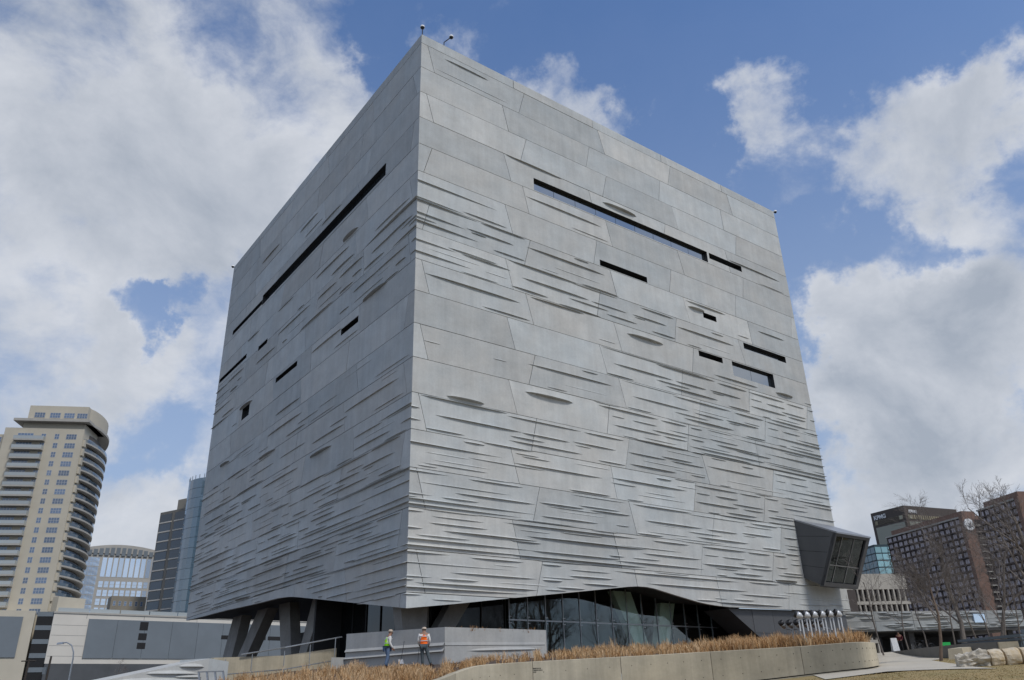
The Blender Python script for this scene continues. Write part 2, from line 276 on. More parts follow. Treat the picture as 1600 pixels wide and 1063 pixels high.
RLEDGE="""2.5 6.5 49.27;1.7 8.5 47.77 f;8.8 14.2 42.03;19.4 23.8 41.46 B;37.5 45.2 41.02;42.1 46.0 39.65 s;10.9 18.5 38.59;15.6 19.5 37.26 s;-0.0 6.9 36.02;4.3 8.1 34.69;-0.0 4.0 34.50;6.0 9.9 34.26;-0.0 5.2 34.25;15.5 17.0 34.21;29.7 34.8 34.11;40.3 44.2 33.60;10.8 18.4 33.59;29.6 31.9 33.53 B;4.7 8.7 33.29;0.1 4.0 33.16;4.9 6.2 33.07 s;-0.1 1.6 32.75;13.4 18.0 32.57 f;-0.1 5.2 32.43;36.7 38.3 32.29 s;7.1 9.9 32.19;11.9 13.5 32.08 f;16.3 20.2 31.90;8.8 15.1 31.74;14.9 20.0 31.66 s;23.2 27.1 31.57;32.5 34.2 31.52;3.0 7.1 31.00;28.0 35.3 30.88;4.2 8.3 30.82;-0.1 3.3 30.80;22.1 26.0 30.58;10.1 16.4 30.55;17.3 21.0 30.52;22.2 23.4 30.39 s;1.4 5.4 30.33 f;14.8 18.8 30.10;6.2 8.2 29.98 f;30.4 35.0 29.85 f;-0.0 4.6 29.81;18.9 22.2 29.76;24.3 27.1 29.53;8.8 12.1 29.50;28.9 30.7 29.40 s;4.1 7.2 29.31 s;13.7 17.8 29.27;10.8 15.8 29.04;41.2 44.1 28.93;21.0 25.5 28.51 B;1.3 8.9 28.20;17.7 19.4 27.15 f;41.3 44.1 27.15 B;32.4 38.2 27.07;46.0 46.8 26.94;6.1 10.1 26.90;18.6 30.3 26.52 s;24.7 31.6 26.36;37.2 42.2 26.31;32.6 36.4 26.29;43.0 45.6 26.25;46.3 47.0 26.22;37.1 38.7 25.64 s;39.6 42.3 25.61;31.4 35.3 25.34;19.5 25.8 25.27;26.8 30.4 25.26;41.9 45.6 25.18;31.5 33.0 25.16 s;46.4 47.0 25.15;37.2 42.2 24.88;24.3 28.2 24.87;42.8 45.5 24.84;25.6 31.7 24.52;40.9 44.3 24.35 s;33.7 36.5 24.26;18.3 21.1 24.22;38.6 39.7 24.15 s;46.5 46.9 24.09;39.7 45.5 24.03;20.2 26.4 23.92 s;15.5 17.1 23.82;26.4 33.3 23.74;34.4 38.3 23.71;39.0 43.9 23.67;44.9 46.9 23.64;10.5 18.3 23.16;39.1 40.6 23.06 s;41.4 44.0 23.05;0.9 2.1 22.87 f;6.8 7.9 22.86 f;33.1 37.3 22.74;21.3 27.6 22.71;28.7 32.3 22.66;43.5 47.0 22.58;33.3 34.7 22.53 s;39.2 46.9 22.26;26.1 30.1 22.26;13.4 18.0 22.17 f;27.4 33.4 21.91;42.3 46.0 21.76 s;11.8 13.7 21.66 s;35.6 38.2 21.66;20.3 23.0 21.63;40.4 41.5 21.56 s;41.2 46.9 21.45;25.1 28.8 21.42 s;16.7 19.2 21.42 s;30.1 33.3 21.31 s;17.4 23.4 21.18;24.2 27.1 21.16;27.8 29.2 21.15;33.8 46.8 21.11;30.2 33.8 20.91 f;41.1 44.0 20.86 s;9.6 14.3 20.83 B;20.8 23.4 20.54;18.4 19.7 20.53 s;30.2 33.9 20.49;38.5 46.8 20.35;31.2 36.7 20.11;23.1 27.0 20.11;27.7 29.3 20.09;33.7 38.5 19.96;18.7 23.7 19.79;24.3 27.0 19.78;28.9 32.7 19.65 s;45.2 46.7 19.62 s;32.6 37.4 19.41;27.7 34.2 19.40;38.4 46.8 19.34;22.0 25.6 19.26 s;2.7 5.9 19.13 B;29.1 35.3 19.06;19.5 21.0 19.03 s;32.5 46.8 18.98;20.9 26.9 18.97;27.7 29.2 18.93;1.1 7.5 18.80;8.3 14.6 18.62;15.4 19.3 18.61;34.2 35.7 18.57;39.0 43.7 18.54;44.5 46.8 18.51;23.9 27.3 17.95;29.8 36.8 17.92;38.9 40.3 17.88 s;41.3 43.8 17.88;-0.1 0.6 17.85;20.1 24.0 17.73;25.0 28.7 17.71;14.2 18.3 17.66;2.3 8.7 17.58;9.4 13.5 17.56;43.5 46.6 17.47;14.3 15.8 17.42 s;21.7 26.0 17.26 f;8.3 11.1 17.15;39.0 46.6 17.12;-0.1 0.7 17.00;32.1 36.8 16.93 f;27.2 28.8 16.83 s;8.4 14.6 16.80;20.2 25.0 16.77;42.3 45.9 16.62 s;16.6 19.3 16.57;1.2 4.0 16.54;30.8 32.1 16.43 s;39.9 41.3 16.42 s;41.2 46.6 16.35;5.8 9.9 16.28;35.6 37.9 16.24 s;25.1 27.4 16.23 s;4.2 5.8 16.08;42.6 46.6 16.02;22.9 24.5 16.01;33.4 36.1 15.99;27.7 32.8 15.99;36.9 38.7 15.98;39.3 43.0 15.76 s;-0.1 6.9 15.42;18.2 25.8 15.37;30.1 32.7 15.36;27.6 29.1 15.35 s;39.5 42.9 15.35;8.8 16.3 15.20;37.0 38.5 14.93;32.3 36.1 14.93;40.5 46.5 14.89;33.6 36.1 14.60;27.6 32.5 14.59;38.0 40.7 14.51 s;1.9 6.1 14.44 f;20.8 25.6 14.35 f;37.0 40.6 14.29;31.3 35.0 14.09;0.5 2.0 13.95 s;13.6 17.3 13.90;19.4 21.0 13.87 s;28.8 30.2 13.86;38.6 40.7 13.84 s;36.9 38.7 13.83;30.1 36.0 13.77;5.5 8.0 13.72 s;20.1 26.3 13.54;-0.1 2.9 13.53;4.7 8.9 13.51;34.3 37.9 13.44;26.2 33.3 13.42 s;0.6 7.6 12.84 s;14.4 18.2 12.82;10.7 14.6 12.62;38.7 40.6 12.61;15.5 19.3 12.60;32.9 36.8 12.49;3.7 9.8 12.44;21.3 27.4 12.39;28.3 32.0 12.37;32.9 34.6 12.27 s;12.4 16.8 12.17 f;0.2 1.7 12.06;2.5 5.2 12.03;26.0 29.9 11.97;-0.0 0.6 11.85;17.9 19.2 11.73 s;0.4 9.8 11.72;10.8 15.8 11.67;38.9 40.5 11.65;27.1 33.2 11.64;35.3 37.8 11.44;-0.0 8.6 11.38;20.1 22.8 11.33;38.5 40.5 11.15;24.8 28.6 11.13 s;15.5 18.0 11.13 s;-0.0 1.1 10.96;8.1 19.4 10.90;27.6 32.7 10.90;36.9 38.5 10.90;21.8 25.6 10.89;33.3 36.1 10.88;1.9 5.5 10.74 s;39.2 40.4 10.71 s;12.6 16.1 10.68 s;1.7 5.8 10.31;39.1 40.5 10.28;27.6 29.2 10.26 s;18.2 24.5 10.25 s;29.9 32.6 10.24;10.0 20.2 10.15;-0.1 1.0 9.90;2.9 9.7 9.89;36.9 38.4 9.87;32.2 35.9 9.85;20.7 26.7 9.84;8.0 10.4 9.74;33.3 36.1 9.55;27.5 32.7 9.53;0.7 4.4 9.49;37.8 40.5 9.46;19.4 22.2 9.42;17.0 18.4 9.42;37.1 40.5 9.23;-0.0 9.2 9.22;10.1 17.5 9.20;18.0 26.7 9.09;31.1 34.6 9.02;-0.1 9.6 8.82;8.0 20.0 8.80;36.4 39.6 8.79 B;28.8 30.0 8.76;29.8 36.1 8.68;10.0 14.8 8.59 s;38.7 43.0 8.57;-0.1 2.9 8.41;32.9 36.6 8.39;4.8 8.7 8.37;10.6 12.2 8.35;18.0 30.7 8.33;13.2 16.7 8.15 s;23.7 27.1 8.14 f;0.4 7.6 7.78 s;13.1 16.9 7.73;21.3 31.8 7.63;31.7 37.7 7.35;3.5 9.6 7.34;39.5 45.6 7.34 f;10.6 12.2 7.31;14.3 18.2 7.27;43.9 46.2 7.00;0.3 1.7 6.96;2.5 5.1 6.92;30.6 33.0 6.91;28.2 29.6 6.90 s;11.9 15.2 6.89;0.0 0.5 6.76;45.6 46.4 6.73 s;25.4 28.3 6.69;10.8 13.9 6.69;0.5 9.5 6.61;28.5 36.4 6.61;0.0 8.6 6.31;0.0 1.1 5.90;5.3 6.6 5.84 s;1.9 4.7 5.66 s"""
LLEDGE="""30.4 35.3 45.71;20.0 24.1 44.01;18.7 22.6 42.64 s;14.3 18.4 41.79;10.2 13.2 37.24 B;33.9 37.2 36.71;24.4 28.2 36.66;12.2 18.5 36.15;1.4 6.6 35.07;10.9 15.0 34.82;21.3 22.8 34.50;0.0 8.1 34.42 W;20.1 27.4 33.82;37.9 42.8 33.72;9.0 13.3 33.68;42.7 46.6 33.66;14.1 17.9 33.59;0.7 4.8 33.21;3.3 7.1 33.16;0.1 2.3 32.83;20.2 24.9 32.80 f;38.1 39.4 32.78 s;28.4 33.4 32.69;41.5 46.6 32.68 s;9.0 10.7 32.58;12.8 17.7 32.58 s;0.1 1.2 32.51;25.0 26.2 32.35;5.2 8.4 32.19;39.2 41.6 32.15;45.5 47.9 32.14 s;10.6 13.1 32.04;0.1 3.6 31.94;14.7 21.4 31.91;40.9 47.7 31.05;1.3 6.5 30.95;6.3 10.2 30.93;0.1 0.7 30.88;3.9 6.1 30.47 f;1.5 3.0 29.99;11.1 12.8 29.98;5.1 10.0 29.88 s;0.1 0.8 29.87;39.7 43.4 29.70;2.6 4.7 29.34;41.3 46.4 29.27;4.2 8.5 29.21 B;12.4 18.1 28.40;37.8 39.3 27.43 s;9.2 13.3 27.03 s;20.5 25.7 24.80;38.7 41.7 23.54 B;19.9 27.3 23.19;18.5 22.5 21.85;41.7 43.2 21.52;33.4 38.4 21.48;25.1 29.4 21.34 B;40.6 47.2 20.88;2.4 10.2 20.52;40.9 45.3 19.93 f;30.1 31.4 19.69 s;10.9 16.3 19.59;1.4 5.3 19.17 s;39.1 45.5 19.09;28.0 34.7 19.02;32.0 42.2 18.99 s;21.0 22.7 18.87;12.6 16.8 18.43 B;19.7 27.2 18.22;0.1 4.6 18.07;29.2 33.1 17.95;0.1 3.4 17.93 s;4.3 8.4 17.92;34.0 37.8 17.88;38.7 44.4 17.87;30.8 33.0 17.79 s;2.5 6.9 17.47 f;35.9 39.7 17.39 s;20.1 24.3 17.21 f;32.8 38.8 17.16;0.1 1.4 17.05;3.2 8.3 16.95;27.8 30.8 16.83;43.3 45.7 16.83;24.6 26.2 16.74 s;37.6 40.9 16.65;18.6 21.2 16.52;46.1 47.2 16.46;40.6 44.1 16.45;0.7 3.6 16.40;32.4 33.9 16.39;13.4 18.3 16.32;1.6 5.5 16.18;6.0 13.5 16.17;41.6 47.2 15.76;31.1 38.5 15.70;21.7 25.3 15.62 s;25.2 29.0 15.49;20.6 24.4 15.48;39.1 44.7 15.35;2.4 6.8 15.24;12.3 18.0 15.16;7.5 11.3 15.10;5.2 6.6 15.04 s;22.8 27.4 14.96 f;43.7 46.2 14.91;31.1 35.7 14.74 f;9.7 13.7 14.71;43.6 47.0 14.64 s;39.1 43.3 14.63;20.4 22.0 14.57 s;24.0 28.5 14.46 s;6.2 12.6 14.40;40.7 46.5 14.29;35.7 36.7 14.24 s;16.8 19.4 14.14;1.3 4.2 14.12;21.6 24.2 13.94;10.8 14.3 13.88;34.9 46.0 13.85;29.4 32.8 13.84;22.1 27.1 13.74;18.3 21.4 13.73;16.2 17.8 13.72;0.2 11.9 13.63;38.4 41.8 13.62 s;11.6 15.1 13.41 s;0.8 4.8 13.36 s;22.0 24.8 13.11;25.5 27.1 13.09 s;33.7 44.3 13.08;11.4 15.4 13.02;0.2 7.0 12.84;44.1 46.7 12.79;27.8 33.8 12.72;18.6 22.4 12.64;16.0 17.8 12.63;6.6 14.2 12.57;18.5 26.9 12.34;32.3 35.3 12.32;36.2 43.9 12.25;45.2 46.7 12.23;12.7 16.6 12.19;27.9 36.1 11.97;7.9 17.3 11.96;0.1 6.9 11.88;19.9 23.5 11.83 s;29.1 46.5 11.70;24.3 25.9 11.63;18.4 23.2 11.58;0.1 17.2 11.47;42.2 46.6 11.35;39.0 41.3 11.35;36.5 38.0 11.27;26.7 32.2 11.24;17.8 26.1 11.21;12.1 16.1 11.10;5.0 10.0 11.06;32.1 35.5 11.06 f;0.2 0.6 11.04;1.2 4.2 11.01;21.4 24.9 10.94 s;42.1 44.6 10.70;31.9 35.3 10.64;13.2 17.0 10.49;5.0 7.8 10.44;8.5 10.2 10.43;16.8 27.5 10.39;38.8 42.5 10.29;36.6 38.1 10.26;27.2 34.5 10.19;11.1 16.9 10.05;38.7 46.2 10.01;0.2 0.5 9.98;1.2 5.5 9.95;33.2 36.9 9.82 s;1.3 10.1 9.67;19.2 20.6 9.66;15.6 18.3 9.65;28.2 37.8 9.60;20.6 27.6 9.54;40.0 43.4 9.46 s;12.9 19.8 9.32;38.9 43.9 9.23;2.5 6.6 9.14 s;27.4 37.8 9.00;22.3 27.2 8.98 s;7.3 8.9 8.94;12.8 24.2 8.94;39.0 45.1 8.93 s;1.4 7.8 8.85;0.2 0.9 8.85;12.0 15.0 8.77 s;27.7 31.7 8.74 B;32.3 39.0 8.74;21.9 26.9 8.65;18.5 21.0 8.60;16.1 17.5 8.60;0.2 11.5 8.51;11.3 15.3 8.34 s;0.7 4.5 8.24 s;21.7 24.4 8.00;11.4 15.3 7.94;0.1 7.0 7.74;15.9 17.2 7.54 s;6.6 14.0 7.49;12.4 14.1 7.10;7.6 12.3 6.86;0.1 6.8 6.79;0.1 9.3 6.39;4.9 6.3 5.97;1.3 4.3 5.96;0.0 0.5 5.90"""
RJOINT={0:[(0.6,1.3),(10.7,10.0),(19.6,20.3),(29.7,29.0),(38.6,39.1)],1:[(8.2,8.8),(18.3,17.7),(27.8,27.3),(37.0,37.1),(46.8,46.0)],2:[(0.6,1.3),(10.7,10.0),(20.2,19.5),(29.1,29.7),(39.1,38.5)],3:[(8.2,8.9),(17.8,18.3),(27.8,27.1),(36.7,37.1)],4:[(1.2,0.5),(10.1,10.7),(19.6,20.2),(29.1,29.7),(39.1,38.5)],5:[(8.2,8.9),(18.3,17.7),(27.8,27.2),(37.3,36.7),(46.6,45.9)],6:[(1.1,0.5),(10.7,10.0),(19.6,20.2),(29.0,29.6),(38.6,38.8)],7:[(8.1,8.8),(18.2,17.6),(27.7,27.1),(36.5,37.2)],8:[(0.5,1.2),(10.0,10.7),(19.5,20.2),(29.6,29.0)],9:[(8.1,8.8),(17.6,18.3),(27.7,27.1),(37.1,36.5),(46.4,45.6)],10:[(0.5,1.2),(10.7,10.0),(19.5,20.1),(29.6,28.9),(38.9,38.2)],11:[(8.1,8.8),(18.2,17.7),(27.6,27.0),(36.7,36.8)],12:[(0.5,1.2),(10.6,10.0),(20.1,19.4),(28.8,29.4),(38.8,38.0)],13:[(8.1,8.8),(17.8,18.2),(27.6,26.9),(36.9,36.1)],14:[(0.5,1.2),(10.6,9.9),(19.4,20.0),(29.4,28.6),(38.6,37.8)],15:[(8.1,8.7),(17.5,18.1),(27.5,26.8),(36.8,36.0)],16:[(0.6,1.3),(10.6,9.9),(19.4,19.7),(28.6,29.0),(38.3,37.6)]}
LJOINT={0:[(8.7,8.3),(18.4,17.8),(27.2,27.9),(37.3,36.7)],1:[(1.3,0.5),(10.3,10.8),(20.0,20.2),(30.1,29.5),(38.8,39.5)],2:[(8.3,9.0),(18.4,17.8),(28.0,27.4),(37.3,36.7)],3:[(0.8,1.3),(10.8,9.8),(20.4,19.7),(29.5,30.2),(39.5,38.8)],4:[(8.9,8.3),(17.8,18.4),(27.2,27.9),(37.3,36.7)],5:[(1.3,0.6),(10.7,10.2),(20.5,19.8),(30.0,29.4),(39.5,38.8)],6:[(8.9,8.5),(17.8,18.4),(27.2,27.9),(37.3,36.7)],7:[(1.2,0.7),(10.9,10.3),(20.6,19.9),(29.8,30.3),(39.4,39.1)],8:[(9.0,8.6),(18.6,18.3),(27.9,27.2),(36.7,37.3)],9:[(0.9,1.4),(10.5,10.8),(20.4,19.9),(30.0,29.3),(39.6,38.6)],10:[(9.0,8.3),(18.4,17.8),(27.2,27.9),(37.6,36.9)],11:[(1.3,0.7),(10.9,10.3),(20.0,20.4),(29.9,29.3),(39.7,39.2)],12:[(8.9,8.4),(17.8,18.4),(27.9,27.7),(37.3,36.7)],13:[(0.8,1.4),(10.3,11.0),(20.4,19.7),(29.7,28.9),(38.8,38.6)],14:[(9.0,8.3),(18.2,17.9),(27.5,27.5),(36.7,37.3)],15:[(0.8,1.4),(10.3,10.8),(19.7,20.4),(29.4,28.9),(38.3,38.3)],16:[(8.9,8.2),(17.7,18.0),(27.3,26.5),(36.7,37.3)],17:[(0.7,1.1),(10.8,10.2),(19.7,20.4),(29.3,29.9),(39.5,38.8)]}
BR=[[-0.01,5.08],[3.78,5.5],[6.24,5.81],[9.5,6.2],[13.33,6.65],[15.77,6.94],[17.83,7.19],[18.65,7.29],[19.65,7.37],[20.66,7.37],[21.56,7.27],[22.85,7.04],[24.59,6.76],[26.38,6.48],[28.26,6.33],[30.03,6.28],[32.25,6.33],[37.8,6.38],[40.68,6.42],[46.27,6.56]]
BL=[[0.02,5.08],[6.31,5.98],[11.89,6.78],[17.34,7.56],[18.97,7.75],[21.17,7.87],[26.71,7.95],[34.16,8.15],[41.55,8.24],[46.25,8.33]]
# ------------------------------------------------------------------ the museum
AZ0, YAW, GAM = -0.13634587, 0.92428983, 1.56783843
ZTOP, HC, WR, WL, PAR = 50.7485, 2.57819, 47.145, 46.90, 0.918
MC = Vector((50 * math.sin(AZ0), 50 * math.cos(AZ0), 0))
DR = Vector((math.sin(YAW), math.cos(YAW), 0)); DL = Vector((math.sin(YAW - GAM), math.cos(YAW - GAM), 0))
NR = Vector((DR.y, -DR.x, 0)); NL = Vector((-DL.y, DL.x, 0))
if NL.dot(MC) > 0: NL = -NL
if NR.dot(MC) > 0: NR = -NR
UP = Vector((0, 0, 1))
FACE = {'R': (DR, NR, WR, BR), 'L': (DL, NL, WL, BL)}
def fp(face, u, z, off=0.0):
    d, n, w, b = FACE[face]; return MC + d * u + n * off + UP * z
def interp(tab, u):
    if u <= tab[0][0]: return tab[0][1]
    for (a, za), (c, zc) in zip(tab, tab[1:]):
        if u <= c: return za + (zc - za) * (u - a) / (c - a)
    return tab[-1][1]
museum = thing('museum', 'huge grey cube of striated concrete panels raised on slanted columns', 'museum', (0, 0, 0))

WINDOWS = {'R': [(11.35, 33.65, 39.62, 40.87), (33.95, 39.08, 40.2, 40.87), (18.45, 24.3, 34.45, 35.05), (31.68, 33.6, 32.9, 33.48),
                 (30.25, 33.63, 28.55, 29.12), (37.3, 44.1, 30.95, 31.65), (35.0, 41.4, 27.6, 29.11)],
           'L': [(5.46, 34.0, 39.80, 41.03), (34.02, 43.7, 39.95, 40.52), (9.1, 12.3, 27.75, 28.33), (30.85, 33.5, 34.15, 34.67),
                 (37.3, 46.6, 34.80, 35.30), (21.7, 27.0, 28.38, 28.9), (34.2, 36.4, 27.28, 28.57)]}
def parse(txt):
    o = []
    for s in txt.split(';'):
        a = s.split(); o.append((float(a[0]), float(a[1]), float(a[2]), a[3] if len(a) > 3 else ''))
    return o
TH, GAP = 0.26, 0.022
def panel_piece(mb, face, uTl, uTr, zT, uBl, uBr, zB, L=1, Rr=1, T=1, B=1, proud=0.0):
    w = FACE[face][2]
    def back(u): return TH if u <= 0.001 else (w - TH if u >= w - 0.001 else u)
    f = [fp(face, uBl, zB, proud), fp(face, uBr, zB, proud), fp(face, uTr, zT, proud), fp(face, uTl, zT, proud)]
    k = [fp(face, back(uBl), zB, -TH), fp(face, back(uBr), zB, -TH), fp(face, back(uTr), zT, -TH), fp(face, back(uTl), zT, -TH)]
    fs = [(0, 1, 2, 3)]
    if B: fs.append((0, 4, 5, 1))
    if Rr: fs.append((1, 5, 6, 2))
    if T: fs.append((2, 6, 7, 3))
    if L: fs.append((3, 7, 4, 0))
    mb.add(f + k, fs)
def ledge(mb, face, u0, u1, z, flag):
    d, n, w, bt = FACE[face]
    ln = u1 - u0; rnd = random.uniform(0.85, 1.2)
    if flag == 'B': p, ht, hu = 0.30, 0.09, 0.01
    elif flag == 's': p, ht, hu = 0.065 * rnd, 0.05, 0.003
    elif flag == 'f': p, ht, hu = 0.03, 0.08, 0.003
    else: p = min(0.155, 0.085 + 0.0075 * ln) * rnd; ht = 0.085 * rnd; hu = 0.004
    if flag == 'W': p *= 1.5
    wrap0 = u0 < 0.45; wrap1 = u1 > w - 0.9
    if not wrap0 and flag != 'B': u0 = max(0.5, u0 - 0.07 * ln)
    if not wrap1 and flag != 'B': u1 = min(w - 1.0, u1 + 0.07 * ln)
    ln = u1 - u0
    if wrap0: u0 = 0.0
    if wrap1: u1 = w
    K = 9; rows = []
    for i in range(K + 1):
        t = i / K
        if wrap0 and wrap1: e = 1.0
        elif wrap0: e = max(0.0, 1 - t ** 2.2)
        elif wrap1: e = max(0.0, 1 - (1 - t) ** 2.2)
        else: e = math.sin(math.pi * t) ** 0.42
        e = max(e, 0.0); u = u0 + ln * t if not (wrap0 or wrap1) else u0 + (u1 - u0) * t
        o = p * e; ul = u; um = u
        if wrap0 and i == 0: ul = -o; um = -o * 0.45
        if wrap1 and i == K: ul = w + o; um = w + o * 0.45
        zz = z
        rows.append((fp(face, u, zz + ht * e + 0.002, 0.004), fp(face, um, zz + ht * 0.42 * e, o * 0.45 + 0.004), fp(face, ul, zz, o + 0.004),
                     fp(face, ul, zz - hu * 0.6 * e, o * 0.93 + 0.004), fp(face, u, zz - hu * e - 0.01, 0.004)))
    vs_ = [q for r_ in rows for q in r_]; fs = []
    for i in range(K):
        for j in range(4): fs.append((i * 5 + j, i * 5 + j + 1, (i + 1) * 5 + j + 1, (i + 1) * 5 + j))
    mb.add(vs_, fs)
random.seed(11)
for face, JT, LT in (('R', RJOINT, RLEDGE), ('L', LJOINT, LLEDGE)):
    d, n, w, bt = FACE[face]
    ledges = [l for l in parse(LT)]
    for _ in range(150):          # the finest striations, between the larger ones of the lower courses
        z_ = 6.0 + 17.5 * random.random() ** 1.5; u_ = random.uniform(0.6, w - 4); l_ = random.uniform(1.6, 6.0)
        if face == 'R' and z_ > 17 and u_ < 24: continue
        if any(abs(z_ - q[2]) < 0.16 and q[0] < u_ + l_ and q[1] > u_ for q in ledges): continue
        ledges.append((u_, u_ + l_, z_, random.choice('ssf')))
    rows = [(-1, ZTOP, ZTOP - PAR)] + [(r, ZTOP - PAR - r * HC, ZTOP - PAR - (r + 1) * HC) for r in range(18)]
    for r, zt, zb in rows:
        if zt < interp(bt, 0) - 0.2: continue
        if r == -1:
            js = [(u, u) for u in ((9.5, 19.0, 28.4, 37.8) if face == 'R' else (9.4, 18.9, 28.3, 37.7))]
        elif r in JT: js = JT[r]
        else: js = [(8.6, 8.6), (17.8, 18.2)]
        edges = [(0, 0)] + [j for j in js if j[0] < w - 0.4] + [(w, w)]
        for (aT, aB), (cT, cB) in zip(edges, edges[1:]):
            mb = MB(); g = GAP
            aT2, aB2 = (aT + g, aB + g) if aT > 0 else (0, 0)
            cT2, cB2 = (cT - g, cB - g) if cT < w else (w, w)
            z1 = zt - (g if r >= 0 else 0); z0 = zb + g
            proud = random.uniform(-0.012, 0.012) if aT > 0 and cT < w else 0.0
            low = max(interp(bt, aB), interp(bt, cB), interp(bt, (aB + cB) / 2)) > z0 - 0.02
            wins = [q for q in WINDOWS[face] if q[2] < z1 - .01 and q[3] > z0 + .01 and q[1] > min(aT2, aB2) and q[0] < max(cT2, cB2)]
            if low:      # lowest courses: the panel ends on the swept bottom edge
                NS = 10; ok = False
                for i in range(NS):
                    q = []
                    for s in (i / NS, (i + 1) / NS):
                        uT = aT2 + (cT2 - aT2) * s; uB = aB2 + (cB2 - aB2) * s
                        zz = z0; uu = uB
                        for _ in range(4):
                            zz = max(z0, interp(bt, uu)); zz = min(zz, z1); f_ = (z1 - zz) / (z1 - z0); uu = uT + (uB - uT) * f_
                        q.append((uT, uu, zz))
                    if q[0][2] > z1 - 0.01 and q[1][2] > z1 - 0.01: continue
                    (uT0, uB0, zz0), (uT1, uB1, zz1) = q; ok = True
                    back = lambda u: TH if u <= 0.001 else (w - TH if u >= w - 0.001 else u)
                    f = [fp(face, uB0, zz0, 0), fp(face, uB1, zz1, 0), fp(face, uT1, z1, 0), fp(face, uT0, z1, 0)]
                    k = [fp(face, back(uB0), zz0, -TH), fp(face, back(uB1), zz1, -TH), fp(face, back(uT1), z1, -TH), fp(face, back(uT0), z1, -TH)]
                    fs = [(0, 1, 2, 3), (0, 4, 5, 1), (2, 6, 7, 3)]
                    if i == 0: fs.append((3, 7, 4, 0))
                    if i == NS - 1: fs.append((1, 5, 6, 2))
                    mb.add(f + k, fs)
                if not ok: continue
            else:
                def ul(z): return aT2 + (aB2 - aT2) * (z1 - z) / (z1 - z0)
                def ur(z): return cT2 + (cB2 - cT2) * (z1 - z) / (z1 - z0)
                cuts = sorted({z1, z0} | {c for q in wins for c in (q[2], q[3]) if z0 < c < z1}, reverse=True)
                for za, zc in zip(cuts, cuts[1:]):
                    zm = (za + zc) / 2
                    inn = sorted([q for q in wins if q[2] < zm < q[3]])
                    lo = [(ul(za), ul(zc), 1)]
                    segs = []
                    for q in inn:
                        segs.append((lo[-1], (q[0], q[0], 0))); lo.append((q[1], q[1], 0))
                    segs.append((lo[-1], (ur(za), ur(zc), 1)))
                    for (lT, lB, lf), (rT, rB, rf) in segs:
                        if rT - lT < 0.02 or rB - lB < 0.02: continue
                        panel_piece(mb, face, lT, rT, za, lB, rB, zc, lf, rf, za == z1, zc == z0, proud)
            if not mb.f: continue
            # striations cast with this panel
            for (u0, u1, z, fl) in ledges:
                if not (zb < z <= zt): continue
                um = (u0 + u1) / 2; f_ = (zt - z) / (zt - zb)
                if not (aT + (aB - aT) * f_ <= um < cT + (cB - cT) * f_): continue
                u1 = min(u1, w)
                while u1 - u0 > 0.4 and interp(bt, u0) > z - 0.12: u0 += 0.2
                while u1 - u0 > 0.4 and interp(bt, u1) > z - 0.12: u1 -= 0.2
                if u1 - u0 < 0.45: continue
                bad = [q for q in WINDOWS[face] if q[2] - 0.05 < z < q[3] + 0.05 and q[0] < u1 and q[1] > u0]
                if bad and fl != 'B': continue
                ledge(mb, face, u0, u1, z, fl)
            mb.build('panel', M_CONC, museum)
# extra hoods over the two notched windows
for face, u0, u1, z in (('L', 33.4, 37.3, 28.66),):
    mb = MB(); ledge(mb, face, u0, u1, z, 'B'); mb.build('window_hood', M_CONC, museum)

# windows: a deep dark reveal, panes at its back, mullions
def museum_window(face, u0, u1, z0, z1, depth):
    mb = MB(); P = lambda u, z, o: fp(face, u, z, o)
    a, c = -0.01, -depth
    mb.quad(P(u0, z1, a), P(u1, z1, a), P(u1, z1, c), P(u0, z1, c)); mb.quad(P(u0, z0, a), P(u1, z0, a), P(u1, z0, c), P(u0, z0, c))
    mb.quad(P(u0, z0, a), P(u0, z1, a), P(u0, z1, c), P(u0, z0, c)); mb.quad(P(u1, z0, a), P(u1, z1, a), P(u1, z1, c), P(u1, z0, c))
    win = mb.build('window', M_REVEAL, museum)
    n = max(1, int(round((u1 - u0) / 2.6)))
    for i in range(n):
        a0 = u0 + (u1 - u0) * i / n + 0.02; a1 = u0 + (u1 - u0) * (i + 1) / n - 0.02
        m2 = MB(); m2.obox(P(a0, z0 + 0.01, -depth + 0.05), P(a1, z0, 0) - P(a0, z0, 0), -FACE[face][1] * 0.03, UP * (z1 - z0 - 0.02)); m2.build('pane', M_PANE, win)
    bk = MB(); bk.quad(P(u0, z0, c - 0.05), P(u1, z0, c - 0.05), P(u1, z1, c - 0.05), P(u0, z1, c - 0.05)); bk.build('back_panel', M_VOID, win)
for face, W in WINDOWS.items():
    for i, q in enumerate(W):
        museum_window(face, *q, (0.40 if face == 'R' else 0.42) if (q[3] - q[2]) > 1.0 else (0.5 if i == 1 or (face == 'R' and i == 5) else 0.95))

